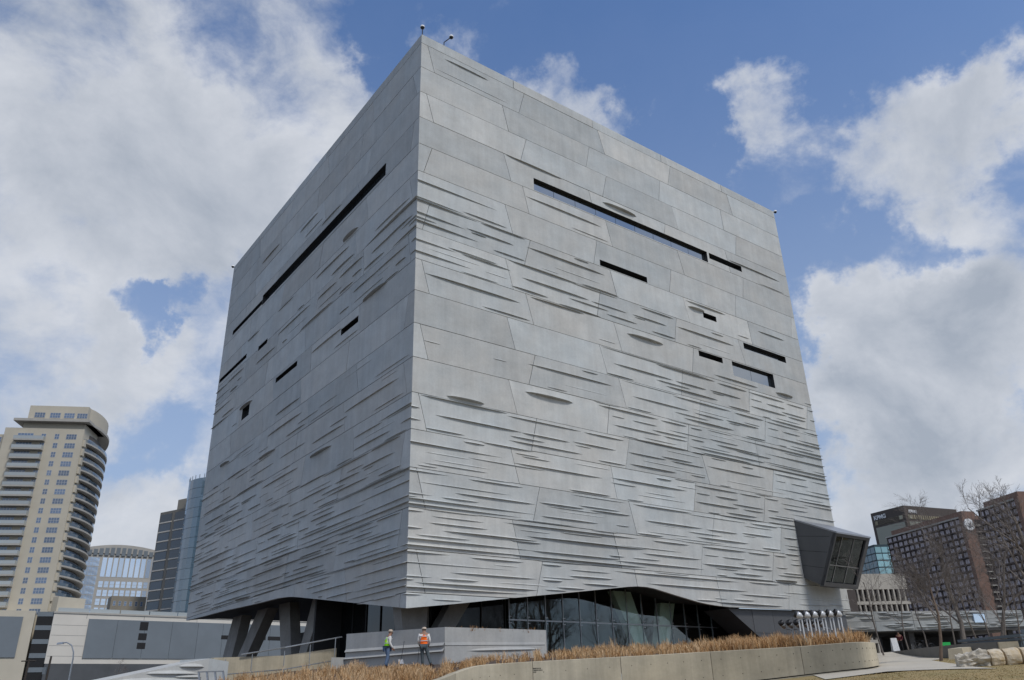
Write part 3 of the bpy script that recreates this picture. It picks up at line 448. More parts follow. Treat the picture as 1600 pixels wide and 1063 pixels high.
# core, roof, soffit
ic = lambda a, b, z: MC + DR * a + DL * b + UP * z
mb = MB(); I = 1.25
mb.hexa((ic(I, I, 9.2), ic(WR - 0.3, I, 9.2), ic(WR - 0.3, WL - 0.3, 9.2), ic(I, WL - 0.3, 9.2), ic(I, I, ZTOP - 1.2), ic(WR - 0.3, I, ZTOP - 1.2), ic(WR - 0.3, WL - 0.3, ZTOP - 1.2), ic(I, WL - 0.3, ZTOP - 1.2)))
mb.build('core', M_VOID, museum)
mb = MB(); mb.hexa([ic(a, b, z) for z in (ZTOP - 1.15, ZTOP - 1.05) for a, b in ((.28, .28), (WR - .28, .28), (WR - .28, WL - .28), (.28, WL - .28))]); mb.build('roof', M_CONC, museum)
for nm, A, B_ in (('back_wall', (WR - 0.01, 0.3), (WR - 0.01, WL)), ('back_wall', (0.3, WL - 0.01), (WR, WL - 0.01))):
    mb = MB(); a, b = ic(*A, 8.7), ic(*B_, 8.7); nrm = (b - a).cross(UP).normalized() * 0.25
    if nrm.dot(ic(WR / 2, WL / 2, 0) - ic(*A, 0)) < 0: nrm = -nrm
    mb.obox(a, b - a, nrm, UP * (ZTOP - 8.7)); mb.build(nm, M_CONC, museum)
mb = MB(); NG = 30; ids = []
for i in range(NG + 1):
    for j in range(NG + 1):
        a = 0.05 + (WR - 0.1) * (i / NG); b = 0.05 + (WL - 0.1) * (j / NG)
        z = min(interp(BR, a) + interp(BL, b) - 5.08, 8.6) if (a > 0.1 and b > 0.1) else (interp(BR, a) if b <= 0.1 else interp(BL, b))
        k = min(1, max(0, (min(a, b) - 0.05) / 10)); z = z * (1 - 0 * k)
        if b < 12: z = z * 1.0
        ids.append(ic(a, b, z + 0.01))
mb.add(ids, [(i * (NG + 1) + j, (i + 1) * (NG + 1) + j, (i + 1) * (NG + 1) + j + 1, i * (NG + 1) + j + 1) for i in range(NG) for j in range(NG)])
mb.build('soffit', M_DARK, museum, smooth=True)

# slanted concrete columns
def column(face, ub, ob, zb, ut, ot, zt, wb, wt, dep=0.9, m=None):
    d, n, w, bt = FACE[face]; mb = MB()
    mb.hexa([fp(face, ub - wb / 2, zb, ob), fp(face, ub + wb / 2, zb, ob), fp(face, ub + wb / 2, zb, ob - dep), fp(face, ub - wb / 2, zb, ob - dep),
             fp(face, ut - wt / 2, zt, ot), fp(face, ut + wt / 2, zt, ot), fp(face, ut + wt / 2, zt, ot - dep), fp(face, ut - wt / 2, zt, ot - dep)])
    mb.build('column', m or M_COLUMN, museum)
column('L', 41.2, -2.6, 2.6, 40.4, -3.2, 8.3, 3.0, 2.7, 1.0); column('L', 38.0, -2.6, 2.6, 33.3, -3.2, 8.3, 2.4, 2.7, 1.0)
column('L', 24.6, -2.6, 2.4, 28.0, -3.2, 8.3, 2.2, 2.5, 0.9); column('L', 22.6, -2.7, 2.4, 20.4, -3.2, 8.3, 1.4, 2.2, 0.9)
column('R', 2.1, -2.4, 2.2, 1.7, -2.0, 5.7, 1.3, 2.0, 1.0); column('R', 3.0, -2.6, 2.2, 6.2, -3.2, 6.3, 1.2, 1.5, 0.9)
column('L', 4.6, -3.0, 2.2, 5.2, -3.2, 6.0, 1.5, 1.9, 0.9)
column('R', 24.2, -4.2, 2.6, 22.0, -4.25, 7.6, 1.3, 2.0, 0.6, M_COLIN_LIT); column('R', 25.8, -4.2, 2.6, 27.2, -4.25, 6.9, 1.3, 1.7, 0.6, M_COLIN_LIT)

# lobby: floor, dark inner walls, glazing
mb = MB(); mb.hexa([ic(a, b, z) for z in (2.2, 2.75) for a, b in ((1.5, 1.5), (WR - 1, 1.5), (WR - 1, WL - 22), (1.5, WL - 22))]); mb.build('lobby_floor', M_FLOOR, museum)
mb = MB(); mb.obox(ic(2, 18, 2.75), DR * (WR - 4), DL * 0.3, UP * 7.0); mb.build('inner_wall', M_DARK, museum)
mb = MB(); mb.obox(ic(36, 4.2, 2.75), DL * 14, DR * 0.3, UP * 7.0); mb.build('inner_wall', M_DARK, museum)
glz = MB(); glz.obox(ic(10.5, 4.02, 5.05), DR * 22.5, DL * 0.12, UP * 0.09); glz = glz.build('lobby_glazing', M_ALU, museum)
glz['label'] = 'wall of lobby glass with slim white mullions'
STEP = 1.66
for i in range(14):
    u = 10.55 + STEP * i
    sof = lambda u_: interp(BR, u_) + interp(BL, 4.0) - 5.08 + 0.02
    mb = MB(); mb.obox(ic(u - 0.025, 3.97, 2.3), DR * 0.05, DL * 0.12, UP * (sof(u) - 2.3)); mb.build('mullion', M_ALU, glz)
    if i == 13: break
    for z0, z1a, z1b in ((2.3, 5.05, 5.05), (5.14, sof(u), sof(u + STEP))):
        mb = MB(); a, b = u + 0.04, u + STEP - 0.04
        mb.hexa((ic(a, 4.02, z0), ic(b, 4.02, z0), ic(b, 4.04, z0), ic(a, 4.04, z0), ic(a, 4.02, z1a), ic(b, 4.02, z1b), ic(b, 4.04, z1b), ic(a, 4.04, z1a)))
        mb.build('pane', M_LOBBY, glz)
    for z in (4.86, 5.28):     # spider fittings
        mb = MB(); mb.obox(ic(u - 0.14, 3.9, z), DR * 0.28, DL * 0.05, UP * 0.05); mb.build('glass_clamp', M_ALU, glz)
# dark glazing under the near corner and along the left side
gl2 = MB(); gl2.obox(ic(4.2, 4.3, 2.5), DR * 6.2, DL * 0.06, UP * 4.6); gl2 = gl2.build('corner_glazing', M_DKPANE, museum)
for k in range(4):
    mb = MB(); mb.obox(ic(4.2 + 2.05 * k, 4.2, 2.5), DR * 0.07, DL * 0.12, UP * 4.5); mb.build('mullion', M_REVEAL, gl2)
gl3 = MB(); gl3.obox(ic(4.2, 4.3, 2.5), DL * 16.5, DR * 0.06, UP * 6.0); gl3 = gl3.build('side_glazing', M_DKPANE, museum)
for k in range(8):
    mb = MB(); mb.obox(ic(4.12, 4.3 + 2.3 * k, 2.5), DL * 0.08, DR * 0.1, UP * 5.9); mb.build('mullion', M_REVEAL, gl3)
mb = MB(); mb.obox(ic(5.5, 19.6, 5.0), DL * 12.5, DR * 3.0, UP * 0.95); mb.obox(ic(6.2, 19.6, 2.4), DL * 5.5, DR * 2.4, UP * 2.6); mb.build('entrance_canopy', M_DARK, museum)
# zinc-clad entrance wall below the right half of the cube
wing = MB(); wing.hexa([fp('R', u, z, o) for (z, ul_) in ((2.4, 36.6),) for u, o in ((ul_, -0.45), (WR - 0.6, -0.45), (WR - 0.6, -3.0), (ul_, -3.0))] +
                       [fp('R', u, interp(BR, u) - 0.03, o) for u, o in ((30.1, -0.45), (WR - 0.6, -0.45), (WR - 0.6, -3.0), (30.1, -3.0))])
wing = wing.build('entrance_wall', M_METAL, museum)
for k in range(6):
    u0 = 30.4 + 2.75 * k
    def lim(z): return 30.1 + (36.6 - 30.1) * (6.3 - z) / 3.9
    for z1, z0 in ((6.26, 4.45), (4.43, 2.5)):
        a0, a1 = max(u0, lim(z1) + 0.03), u0 + 2.72; b0, b1 = max(u0, lim(z0) + 0.03), u0 + 2.72
        if a1 - a0 < 0.1 or b1 - b0 < 0.05: continue
        mb = MB(); mb.hexa([fp('R', b0, z0, -0.42), fp('R', b1, z0, -0.42), fp('R', b1, z0, -0.46), fp('R', b0, z0, -0.46), fp('R', a0, z1, -0.42), fp('R', a1, z1, -0.42), fp('R', a1, z1, -0.46), fp('R', a0, z1, -0.46)])
        mb.build('cladding_panel', M_METAL, wing)

# projecting glass bay on the right face
def gb(u, z, o): return fp('R', u, z, o)
U0, U1 = 40.7, 46.05
T_, B_ = (12.6, 4.0), (8.3, 1.8)          # (z, offset) of the top and bottom of the glass front
bay = MB()
for u, s in ((U0, 1), (U1, -1)):
    ix = u + 0.16 * s
    bay.hexa((gb(u, 9.3, -0.2), gb(u, B_[0], B_[1]), gb(ix, B_[0], B_[1]), gb(ix, 9.3, -0.2), gb(u, 14.5, -0.2), gb(u, T_[0], T_[1]), gb(ix, T_[0], T_[1]), gb(ix, 14.5, -0.2)))
bay.quad(gb(U0, 9.3, -0.2), gb(U1, 9.3, -0.2), gb(U1, B_[0], B_[1]), gb(U0, B_[0], B_[1]))
bay = bay.build('glass_bay', M_METAL, museum); bay['label'] = 'charcoal metal bay with slanted glass front projecting from the cube'
mb = MB(); mb.hexa((gb(U0 - .04, 14.42, -0.2), gb(U1 + .04, 14.42, -0.2), gb(U1 + .04, 12.52, 4.06), gb(U0 - .04, 12.52, 4.06), gb(U0 - .04, 14.56, -0.2), gb(U1 + .04, 14.56, -0.2), gb(U1 + .04, 12.66, 4.06), gb(U0 - .04, 12.66, 4.06))); mb.build('bay_roof', M_ZROOF, bay)
def gf(u, t, o=0.0):      # point on the slanted front, t = 0 bottom .. 1 top
    return gb(u, B_[0] + (T_[0] - B_[0]) * t, B_[1] + (T_[1] - B_[1]) * t + o)
for nm, u0, u1, t0, t1 in (('front_frame', U0, U1, 0.0, 0.075), ('front_frame', U0, U1, 0.935, 1.0), ('front_frame', U0, U0 + .16, .075, .935), ('front_frame', U1 - .5, U1, .075, .935)):
    mb = MB(); mb.hexa((gf(u0, t0, .03), gf(u1, t0, .03), gf(u1, t0, -.35), gf(u0, t0, -.35), gf(u0, t1, .03), gf(u1, t1, .03), gf(u1, t1, -.35), gf(u0, t1, -.35))); mb.build(nm, M_METAL, bay)
us = [U0 + .16, U0 + 1.25, U0 + 3.1, U1 - .5]; ts = [.075, .40, .935]
for i in range(3):
    for j in range(2):
        mb = MB(); a, b, c, d_ = us[i] + .03, us[i + 1] - .03, ts[j] + .006, ts[j + 1] - .006
        mb.hexa((gf(a, c, -.14), gf(b, c, -.14), gf(b, c, -.17), gf(a, c, -.17), gf(a, d_, -.14), gf(b, d_, -.14), gf(b, d_, -.17), gf(a, d_, -.17))); mb.build('pane', M_BAYG, bay)
for u in us[1:3]:
    mb = MB(); mb.hexa([gf(u - .03, .075, -.08), gf(u + .03, .075, -.08), gf(u + .03, .075, -.2), gf(u - .03, .075, -.2), gf(u - .03, .935, -.08), gf(u + .03, .935, -.08), gf(u + .03, .935, -.2), gf(u - .03, .935, -.2)]); mb.build('mullion', M_STEEL, bay)
mb = MB(); mb.hexa([gf(us[0], .392, -.085), gf(us[3], .392, -.085), gf(us[3], .392, -.2), gf(us[0], .392, -.2), gf(us[0], .408, -.085), gf(us[3], .408, -.085), gf(us[3], .408, -.2), gf(us[0], .408, -.2)]); mb.build('transom', M_STEEL, bay)
mb = MB(); mb.quad(gb(U0 + .2, 9.2, -.3), gb(U1 - .2, 9.2, -.3), gb(U1 - .2, 14.4, -.3), gb(U0 + .2, 14.4, -.3)); mb.build('bay_back_wall', M_DARK, bay)
for k in range(3):
    mb = MB(); mb.tube((gb(U0 + 1.2 + k, 9.6, 0.3), gb(U0 + .7 + k, 11.4, 0.9)), 0.05, 5); mb.build('brace', M_ALU, bay)
for z in (12.9, 11.6, 10.3):      # seams of the cladding on the bay's side
    mb = MB(); f_ = 1 - (z - 8.3) / 6.2
    mb.obox(gb(U0 - .012, z, 0.05), NR * (1.9 + 1.3 * (z - 9.5) / 3.4) + UP * (-0.55), DR * 0.01, UP * 0.03); mb.build('cladding_seam', M_VOID, bay)

# cameras on masts at the roof corners
def roof_camera(p, lean, label, pole_h=1.0):
    t = thing('security_camera', label, 'camera', p, 0, 'cameras on the museum roof edge')
    mb = MB(); q = Vector(lean) * 0.8; mb.tube(((0, 0, -0.9), (0, 0, pole_h * 0.5), (q.x, q.y, pole_h), (q.x * 1.3, q.y * 1.3, pole_h + .05)), 0.045, 6); mb.build('pole', M_BLACK, t)
    c = Vector((q.x * 1.35, q.y * 1.35, pole_h + 0.16))
    mb = MB(); mb.lathe([(0.05, .22), (.17, .17), (.2, .03), (.2, 0)], 10, Matrix.Translation(c)); mb.build('housing', M_WHITE, t, True)
    mb = MB(); mb.ball(c, (.17, .17, .17), 10, 6); mb.build('dome', M_BLACK, t, True)
roof_camera(fp('R', .12, ZTOP, -.12), (0, 0, 0), 'roof camera on an upright mast at the nearest top corner', 0.75)
roof_camera(fp('R', 2.3, ZTOP, -.2), DR * .55 + NR * .2, 'roof camera on a bent mast just right of the nearest corner', 1.15)
roof_camera(fp('R', WR - .3, ZTOP, -.2), DR * .9, 'roof camera leaning out at the far right top corner', 0.15)
roof_camera(fp('L', WL - .3, ZTOP, -.2), DL * .8 + NL * .2, 'roof camera leaning out at the far left top corner', 0.15)
# ------------------------------------------------------------------ ground, planter, paths
def lerp_tab(tab, x):
    return interp(tab, x)
R_PROF = [(0, -1.6), (12, -1.6), (30, .15), (36, .5), (42, .85), (55, 1.45), (75, 2.6), (110, 3.5), (4000, 3.5)]
L_PROF = [(0, -1.6), (40, -1.25), (100, -1.0), (4000, -1.0)]
def zg(x, y):
    d = math.hypot(x, y); az = math.degrees(math.atan2(x, y))
    b = min(1, max(0, (az + 10) / 33)) if abs(az) < 100 else 0.0
    if az >= 60: b = max(0.0, 1 - (az - 60) / 60)
    return lerp_tab(R_PROF, d) * b + lerp_tab(L_PROF, d) * (1 - b)
def gnd(px, py):
    """where the line of sight through a photograph pixel meets the ground"""
    d = _fw + CR * ((px - 800) / F_PX) - CU * ((py - 531.5) / F_PX); h = math.hypot(d.x, d.y)
    s = 8.0
    while s < 400:
        p = d * (s / h)
        if p.z <= zg(p.x, p.y): return Vector((p.x, p.y, zg(p.x, p.y)))
        s += 0.1
    return Vector((p.x, p.y, zg(p.x, p.y)))
M_GROUND = mat('dormant_lawn', (0.33, 0.235, 0.105), 0.95, 0.3, 0.8, bump=0.4, bscale=30, col2=(0.25, 0.20, 0.085))
def grass_soil_mat():
    return M_GROUND
M_CITY = mat('asphalt', (0.07, 0.07, 0.072), 0.9, 0.2, 0.5)
mb = MB(); vs_ = []; fs = []
ring = [0, 4, 8, 12, 16, 20, 24, 27, 30, 33, 36, 39, 42, 46, 50, 55, 60, 67, 75, 85, 96, 110, 140, 200, 300, 500, 900, 1800, 3500]
NA = 120
for r_ in ring:
    for k in range(NA):
        a = 360.0 * k / NA - 180; p = pol(a, r_); vs_.append((p.x, p.y, zg(p.x, p.y)))
for i in range(len(ring) - 1):
    for k in range(NA): fs.append((i * NA + k, i * NA + (k + 1) % NA, (i + 1) * NA + (k + 1) % NA, (i + 1) * NA + k))
mb.add(vs_, fs)
for q_, f_ in enumerate(mb.f):      # lawn on the right slope, paving and streets elsewhere
    c_ = sum((Vector(mb.v[i]) for i in f_), Vector()) / len(f_); a_ = math.degrees(math.atan2(c_.x, c_.y)); r_ = c_.xy.length
    mb.mi[q_] = 0 if (r_ < 100 and 5 < a_ < 110) or r_ < 26 else 1
struct(mb.build('ground', [M_GROUND, M_CITY], smooth=True))

# a concrete walk at the right, laid over the lawn
M_PATH = concrete('path_concrete', (0.50, 0.455, 0.375), (0.53, 0.475, 0.375), 0.04, 0.12, 0.03)
def sheet(name, pts, m, lift=0.012, nseg=14, kind='structure'):
    """pts: two polylines (left edge, right edge) in plan; the strip between them follows the ground"""
    A, B_ = pts; mb = MB(); vs_ = []; k = len(A)
    for a, b in zip(A, B_):
        for j in range(nseg + 1):
            q = Vector(a).lerp(Vector(b), j / nseg); vs_.append((q.x, q.y, zg(q.x, q.y) + lift))
    mb.add(vs_, [(i * (nseg + 1) + j, (i + 1) * (nseg + 1) + j, (i + 1) * (nseg + 1) + j + 1, i * (nseg + 1) + j + 1) for i in range(k - 1) for j in range(nseg)])
    o = mb.build(name, m); o['kind'] = kind; return o
def sub(P, n=10):
    out = []
    for a, b in zip(P, P[1:]):
        out += [a.lerp(b, i / n) for i in range(n)]
    return out + [P[-1]]
near_edge = [gnd(1290, 1063), gnd(1380, 1051.5), gnd(1445, 1048), gnd(1500, 1046.5), gnd(1560, 1046)]
far_edge = [gnd(1270, 1056), gnd(1370, 1046), gnd(1405, 1026), gnd(1452, 1032), gnd(1498, 1042)]
sheet('path', (sub(near_edge), sub(far_edge)), M_PATH, 0.03)
pl = [gnd(1370, 1046), gnd(1405, 1026), gnd(1395, 1022)]
pl2 = [pol(19, 44), pol(19, 62), pol(19, 75)]
plaza = [pol(a, d_) for d_, a in ((43, 22.2), (60, 21.5), (110, 20))], [pol(a, d_) for d_, a in ((52, 26), (72, 26), (112, 40))]
sheet('plaza', (sub(plaza[0], 12), sub(plaza[1], 12)), M_PATH, 0.02, 20)

# curved planter wall, swept from low at the left to full height at the right
WALL = [(-40, 30, -1.3), (-26, 33, -0.7), (-16, 35.5, -0.15), (-10, 38, 0.42), (-5.76, 40, 0.87), (-4.2, 41.3, 1.24), (-2.78, 42.4, 1.54), (-0.5, 43.3, 1.66), (3.67, 44, 1.765), (8, 44.2, 1.835), (11.3, 44.1, 1.885), (15, 43.6, 1.91), (18.17, 43, 1.925), (20.4, 42.1, 1.94), (21.7, 41.6, 1.93), (22.35, 41.9, 1.91), (22.62, 42.8, 1.92), (22.55, 45.5, 2.0), (22.2, 52, 2.35), (21.8, 62, 2.8)]
def wall_pts():
    P = [pol(a, d_, z) for a, d_, z in WALL]; out = []
    for i in range(len(P) - 1):
        p0, p1, p2, p3 = P[max(0, i - 1)], P[i], P[i + 1], P[min(len(P) - 1, i + 2)]
        for k in range(6):
            t = k / 6
            out.append(0.5 * ((2 * p1) + (p2 - p0) * t + (2 * p0 - 5 * p1 + 4 * p2 - p3) * t * t + (3 * p1 - p0 - 3 * p2 + p3) * t ** 3))
    return out + [P[-1]]
WP = wall_pts()
WN_ = []
for i, p in enumerate(WP):
    t = WP[min(i + 1, len(WP) - 1)] - WP[max(i - 1, 0)]; t.z = 0; t.normalize(); WN_.append(Vector((t.y, -t.x, 0)))   # outward (towards the viewer)
planter = thing('planter_wall', 'long curved tan concrete planter wall in front of the museum', 'wall', (0, 0, 0))
# cast in bays about 4.3 m long, with open joints
bays = []; cur = [0]; acc = 0.0
for i in range(1, len(WP)):
    acc += (WP[i] - WP[i - 1]).length; cur.append(i)
    if acc > 4.3 or i == len(WP) - 1: bays.append(cur); cur = [i]; acc = 0.0
for ids in bays:
    mb = MB(); vs_ = []
    for j, i in enumerate(ids):
        p = WP[i].copy(); n_ = WN_[i]
        t = Vector((-n_.y, n_.x, 0))
        if j == 0: p = p + t * 0.012
        if j == len(ids) - 1: p = p - t * 0.012
        base = min(zg(p.x, p.y), p.z - 0.3) + 0.09; ch = 0.02
        prof = [(0.0, base), (0.0, p.z - ch), (-ch, p.z), (-0.38 + ch, p.z), (-0.40, p.z - ch), (-0.40, base)]
        vs_ += [Vector((p.x + n_.x * o, p.y + n_.y * o, z)) for o, z in prof]
    k = len(ids); mb.add(vs_, [(i * 6 + j, (i + 1) * 6 + j, (i + 1) * 6 + j + 1, i * 6 + j + 1) for i in range(k - 1) for j in range(5)] + [tuple(range(6)), tuple((k - 1) * 6 + j for j in range(6))])
    mb.m = 1
    for j in range(1, len(ids) - 1, 2):       # form-tie holes
        i = ids[j]; n_ = WN_[i]; t = Vector((-n_.y, n_.x, 0)); p = WP[i]; g0 = min(zg(p.x, p.y), p.z - 0.3) + 0.09
        for fz in (.25, .75):
            c_ = Vector((p.x, p.y, g0 + (p.z - g0) * fz)) + n_ * .004
            mb.add([c_ + t * .022 * math.cos(a * math.pi / 3) + UP * .022 * math.sin(a * math.pi / 3) for a in range(6)], [tuple(range(6))])
    mb.build('wall_bay', [M_PLANT, M_VOID], planter)
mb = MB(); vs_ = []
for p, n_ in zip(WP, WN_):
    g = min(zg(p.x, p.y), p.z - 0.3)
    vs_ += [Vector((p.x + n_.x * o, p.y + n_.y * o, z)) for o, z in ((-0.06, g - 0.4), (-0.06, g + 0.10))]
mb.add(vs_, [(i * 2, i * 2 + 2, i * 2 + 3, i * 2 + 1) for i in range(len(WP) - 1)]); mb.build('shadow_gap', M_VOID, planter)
mb = MB(); vs_ = []
for p, n_ in zip(WP, WN_):
    g = min(zg(p.x, p.y), p.z - 0.3)
    vs_ += [Vector((p.x + n_.x * o, p.y + n_.y * o, z)) for o, z in ((-0.05, g + 0.03), (0.34, g + 0.03), (0.34, g - 0.3))]
mb.add(vs_, [(i * 3 + j, i * 3 + 3 + j, i * 3 + 4 + j, i * 3 + 1 + j) for i in range(len(WP) - 1) for j in range(2)]); mb.build('footing', M_PLANT, planter)
# small dark lettering cast on the wall (three short lines, too small to read)
random.seed(5)
li = min(range(len(WP)), key=lambda i: abs(math.degrees(math.atan2(WP[i].x, WP[i].y)) - 0.55))
n_ = WN_[li]; t = Vector((-n_.y, n_.x, 0))
if t.x < 0: t = -t
for row, ln in enumerate((0.40, 0.52, 0.18)):
    mb = MB(); s = 0.0
    while s < ln:
        wd = random.uniform(0.022, 0.036)
        o = WP[li] + t * s + n_ * 0.006; o.z = WP[li].z - 0.36 - 0.085 * row
        k = random.choice((0, 1, 2))
        mb.obox(o, t * 0.009, n_ * 0.006, UP * 0.055)
        if k != 1: mb.obox(o + t * (wd - .012), t * 0.009, n_ * 0.006, UP * 0.055)
        if k != 0: mb.obox(o + UP * .023, t * (wd - .004), n_ * 0.006, UP * 0.009)
        s += wd + 0.010
    mb.build('lettering', M_BLACK, planter)

# soil behind the wall
S_AZ = [-40, -24, -16, -12, -9, -6, -3, 0, 4, 8, 11, 15, 18, 20, 21.5, 22.2]
def wall_at(az):
    for (a, d0, z0), (b, d1, z1) in zip(WALL, WALL[1:]):
        if a <= az <= b: t = (az - a) / (b - a); return d0 + (d1 - d0) * t, z0 + (z1 - z0) * t
    return WALL[-6][1], WALL[-6][2]
MID = [(-40, 0.2), (-24, 0.5), (-16, 1.35), (-12, 1.6), (-9, 1.72), (-6, 1.80), (-3, 1.98), (4, 2.05), (11, 2.05), (18, 2.12), (23, 2.15)]
FAR = [(-40, 1.0), (-24, 1.2), (-20, 2.4), (-16, 3.0), (-9, 3.1), (0, 3.15), (11, 3.2), (23, 3.35)]
def zsoil(az, d):
    dw, zw = wall_at(az); zw -= 0.10
    m = lerp_tab(MID, az); f_ = lerp_tab(FAR, az); dm = max(47.5, dw + 3)
    if d <= dm: t = (d - dw) / (dm - dw); return zw + (m - zw) * min(1, max(0, t))
    t = min(1, (d - dm) / 24.0); return m + (f_ - m) * t
mb = MB(); vs_ = []; ND = 16; AZS = [-40 + 62.2 * i / 80 for i in range(81)]
for az in AZS:
    dw, zw = wall_at(az)
    for j in range(ND + 1):
        d_ = dw - 0.0 + (96 - dw) * (j / ND) ** 1.6 + (0.2 if j == 0 else 0)
        p = pol(az, d_); vs_.append((p.x, p.y, zsoil(az, d_)))
mb.add(vs_, [(i * (ND + 1) + j, (i + 1) * (ND + 1) + j, (i + 1) * (ND + 1) + j + 1, i * (ND + 1) + j + 1) for i in range(80) for j in range(ND)])
struct(mb.build('planter_soil', M_SOIL, smooth=True))

# dry ornamental grass: bunches of arching blades
def straw_mat():
    m, nt, b, N, L = _nodes('dry_grass_blades'); b.inputs['Roughness'].default_value = 0.8; b.inputs['Specular IOR Level'].default_value = 0.2
    at = N('ShaderNodeAttribute'); at.attribute_name = 'tone'
    rp = N('ShaderNodeValToRGB'); rp.color_ramp.elements[0].color = (0.19, 0.095, 0.045, 1); rp.color_ramp.elements[1].color = (0.62, 0.45, 0.27, 1)
    e = rp.color_ramp.elements.new(0.5); e.color = (0.46, 0.26, 0.11, 1)
    L(at.outputs['Fac'], rp.inputs[0]); L(rp.outputs[0], b.inputs['Base Color']); return m
M_STRAW = straw_mat()
random.seed(21)
def tufts(spots):
    v, f, tone = [], [], []
    for (p, h, sp, nb, tn) in spots:
        for _ in range(nb):
            a = random.uniform(0, 2 * math.pi); hh = h * random.uniform(0.55, 1.1); le = sp * random.uniform(0.15, 1.0)
            b0 = Vector((p.x + random.gauss(0, .09), p.y + random.gauss(0, .09), p.z - 0.02))
            d_ = Vector((math.cos(a), math.sin(a), 0)); s = Vector((-d_.y, d_.x, 0)) if random.random() < .5 else Vector((1, 0, 0))
            wd = random.uniform(0.007, 0.016)
            o = len(v); tt = min(1, max(0, tn + random.gauss(0, .22)))
            p1 = b0 + d_ * le * .3 + UP * hh * .6; p2 = b0 + d_ * le + UP * hh * random.uniform(.85, 1.0)
            v += [b0 - s * wd, b0 + s * wd, p1 + s * wd * .9, p1 - s * wd * .9, p2 + s * wd * .35, p2 - s * wd * .35]
            f += [(o, o + 1, o + 2, o + 3), (o + 3, o + 2, o + 4, o + 5)]; tone += [tt] * 2
    me = bpy.data.meshes.new('dry_grass'); me.from_pydata([tuple(q) for q in v], [], f); me.materials.append(M_STRAW)
    at = me.attributes.new('tone', 'FLOAT', 'FACE'); at.data.foreach_set('value', tone); return me
spots = []
def patch(az0, az1, d0f, d1, n, h0, h1, tn):
    for _ in range(n):
        az = random.uniform(az0, az1); dw, zw = wall_at(az); a = max(dw + 0.65, d0f)
        d_ = a + (d1 - a) * random.random() ** 1.2
        den = mnoise.noise(Vector((az * 1.5, d_ * 0.6, 3.0)))
        if den < -0.16: continue
        p = pol(az, d_); p.z = zsoil(az, d_)
        k_ = .5 if -10.2 < az < -5.2 and d_ > 44 else 1.0
        spots.append((p, k_ * random.uniform(h0, h1) * (1 + .75 * den), random.uniform(.12, .40), random.randint(7, 20), tn + .4 * den + random.gauss(0, .1)))
patch(-19.5, -6.5, 0, 47.2, 1250, .35, .62, .66)
patch(-6.5, -2.8, 0, 46.5, 170, .22, .45, .6)
patch(-2.8, 2.5, 0, 49, 90, .25, .50, .62)
patch(2.5, 12.5, 0, 53, 420, .28, .58, .62)
patch(5, 21, 52, 64, 700, .4, .7, .55)
patch(12.5, 19.0, 0, 50, 700, .38, .68, .50)
patch(19.0, 22.1, 0, 52, 380, .32, .64, .50)
go = link('dry_grass', tufts(spots)); go['kind'] = 'stuff'; go['label'] = 'dry straw coloured ornamental grass filling the planter'; go['category'] = 'grass'
# short turf along the lawn edge in view
random.seed(8)
v, f, tone = [], [], []
for _ in range(26000):
    az = random.uniform(14, 34); d_ = 26 + 34 * random.random() ** 1.5
    p = pol(az, d_)
    if d_ > 45 and az < 25.2: continue
    if d_ > 40 + (az - 22) * 0.1 and az < 23.5: continue
    den = mnoise.noise(Vector((p.x * .5, p.y * .5, 0)))
    h = random.uniform(.015, .035) * (1 + .4 * den); a = random.uniform(0, math.pi); s = Vector((math.cos(a), math.sin(a), 0)) * .02
    b0 = Vector((p.x, p.y, zg(p.x, p.y) - .005)); l_ = Vector((random.gauss(0, .02), random.gauss(0, .02), h)); o = len(v)
    v += [tuple(b0 - s), tuple(b0 + s), tuple(b0 + l_)]; f.append((o, o + 1, o + 2)); tone.append(0)
me = bpy.data.meshes.new('turf'); me.from_pydata(v, [], f); me.materials.append(M_GROUND)
tf = link('turf', me); tf['kind'] = 'stuff'; tf['label'] = 'short dormant brown turf of the sloping lawn'; tf['category'] = 'grass'

# concrete plinth in front of the near corner
def straight_wall(name, pts, ztops, zbs, m, parent, th=0.4, strips=()):
    mb = MB()
    for (a, b), (za, zc), (ba, bb) in zip(zip(pts, pts[1:]), zip(ztops, ztops[1:]), zip(zbs, zbs[1:])):
        d_ = (b - a); nrm = Vector((d_.y, -d_.x, 0)).normalized()
        if nrm.dot(a) > 0: nrm = -nrm
        k = -nrm * th
        mb.hexa((Vector((a.x, a.y, ba)), Vector((b.x, b.y, bb)), Vector((b.x + k.x, b.y + k.y, bb)), Vector((a.x + k.x, a.y + k.y, ba)),
                 Vector((a.x, a.y, za)), Vector((b.x, b.y, zc)), Vector((b.x + k.x, b.y + k.y, zc)), Vector((a.x + k.x, a.y + k.y, za))))
        for (s0, s1, zf0, zf1, p_) in strips:
            mb2 = []
            for i in range(9):
                t = s0 + (s1 - s0) * i / 8; e = math.sin(math.pi * i / 8) ** .5 if s0 > 0.02 and s1 < .98 else (1 - (i / 8) ** 2 if s0 <= .02 and s1 < .98 else 1)
                q = a.lerp(b, t); z = ba + (za - ba) * zf0 + ((bb + (zc - bb) * zf1) - (ba + (za - ba) * zf0)) * t
                mb2 += [Vector((q.x, q.y, z + .16 * e)) + nrm * .003, Vector((q.x, q.y, z)) + nrm * (p_ * e + .003), Vector((q.x, q.y, z - .03)) + nrm * .003]
            mb.add(mb2, [(i * 3 + j, (i + 1) * 3 + j, (i + 1) * 3 + j + 1, i * 3 + j + 1) for i in range(8) for j in range(2)])
    o = mb.build(name, m, parent); return o
P0 = pol(-5.15, 48.5); PR = pol(1.74, 52.8); PLf = pol(-11.7, 54.0)
plinth = thing('concrete_plinth', 'pale grey concrete plinth with grooved faces behind the two workers', 'plinth', (0, 0, 0))
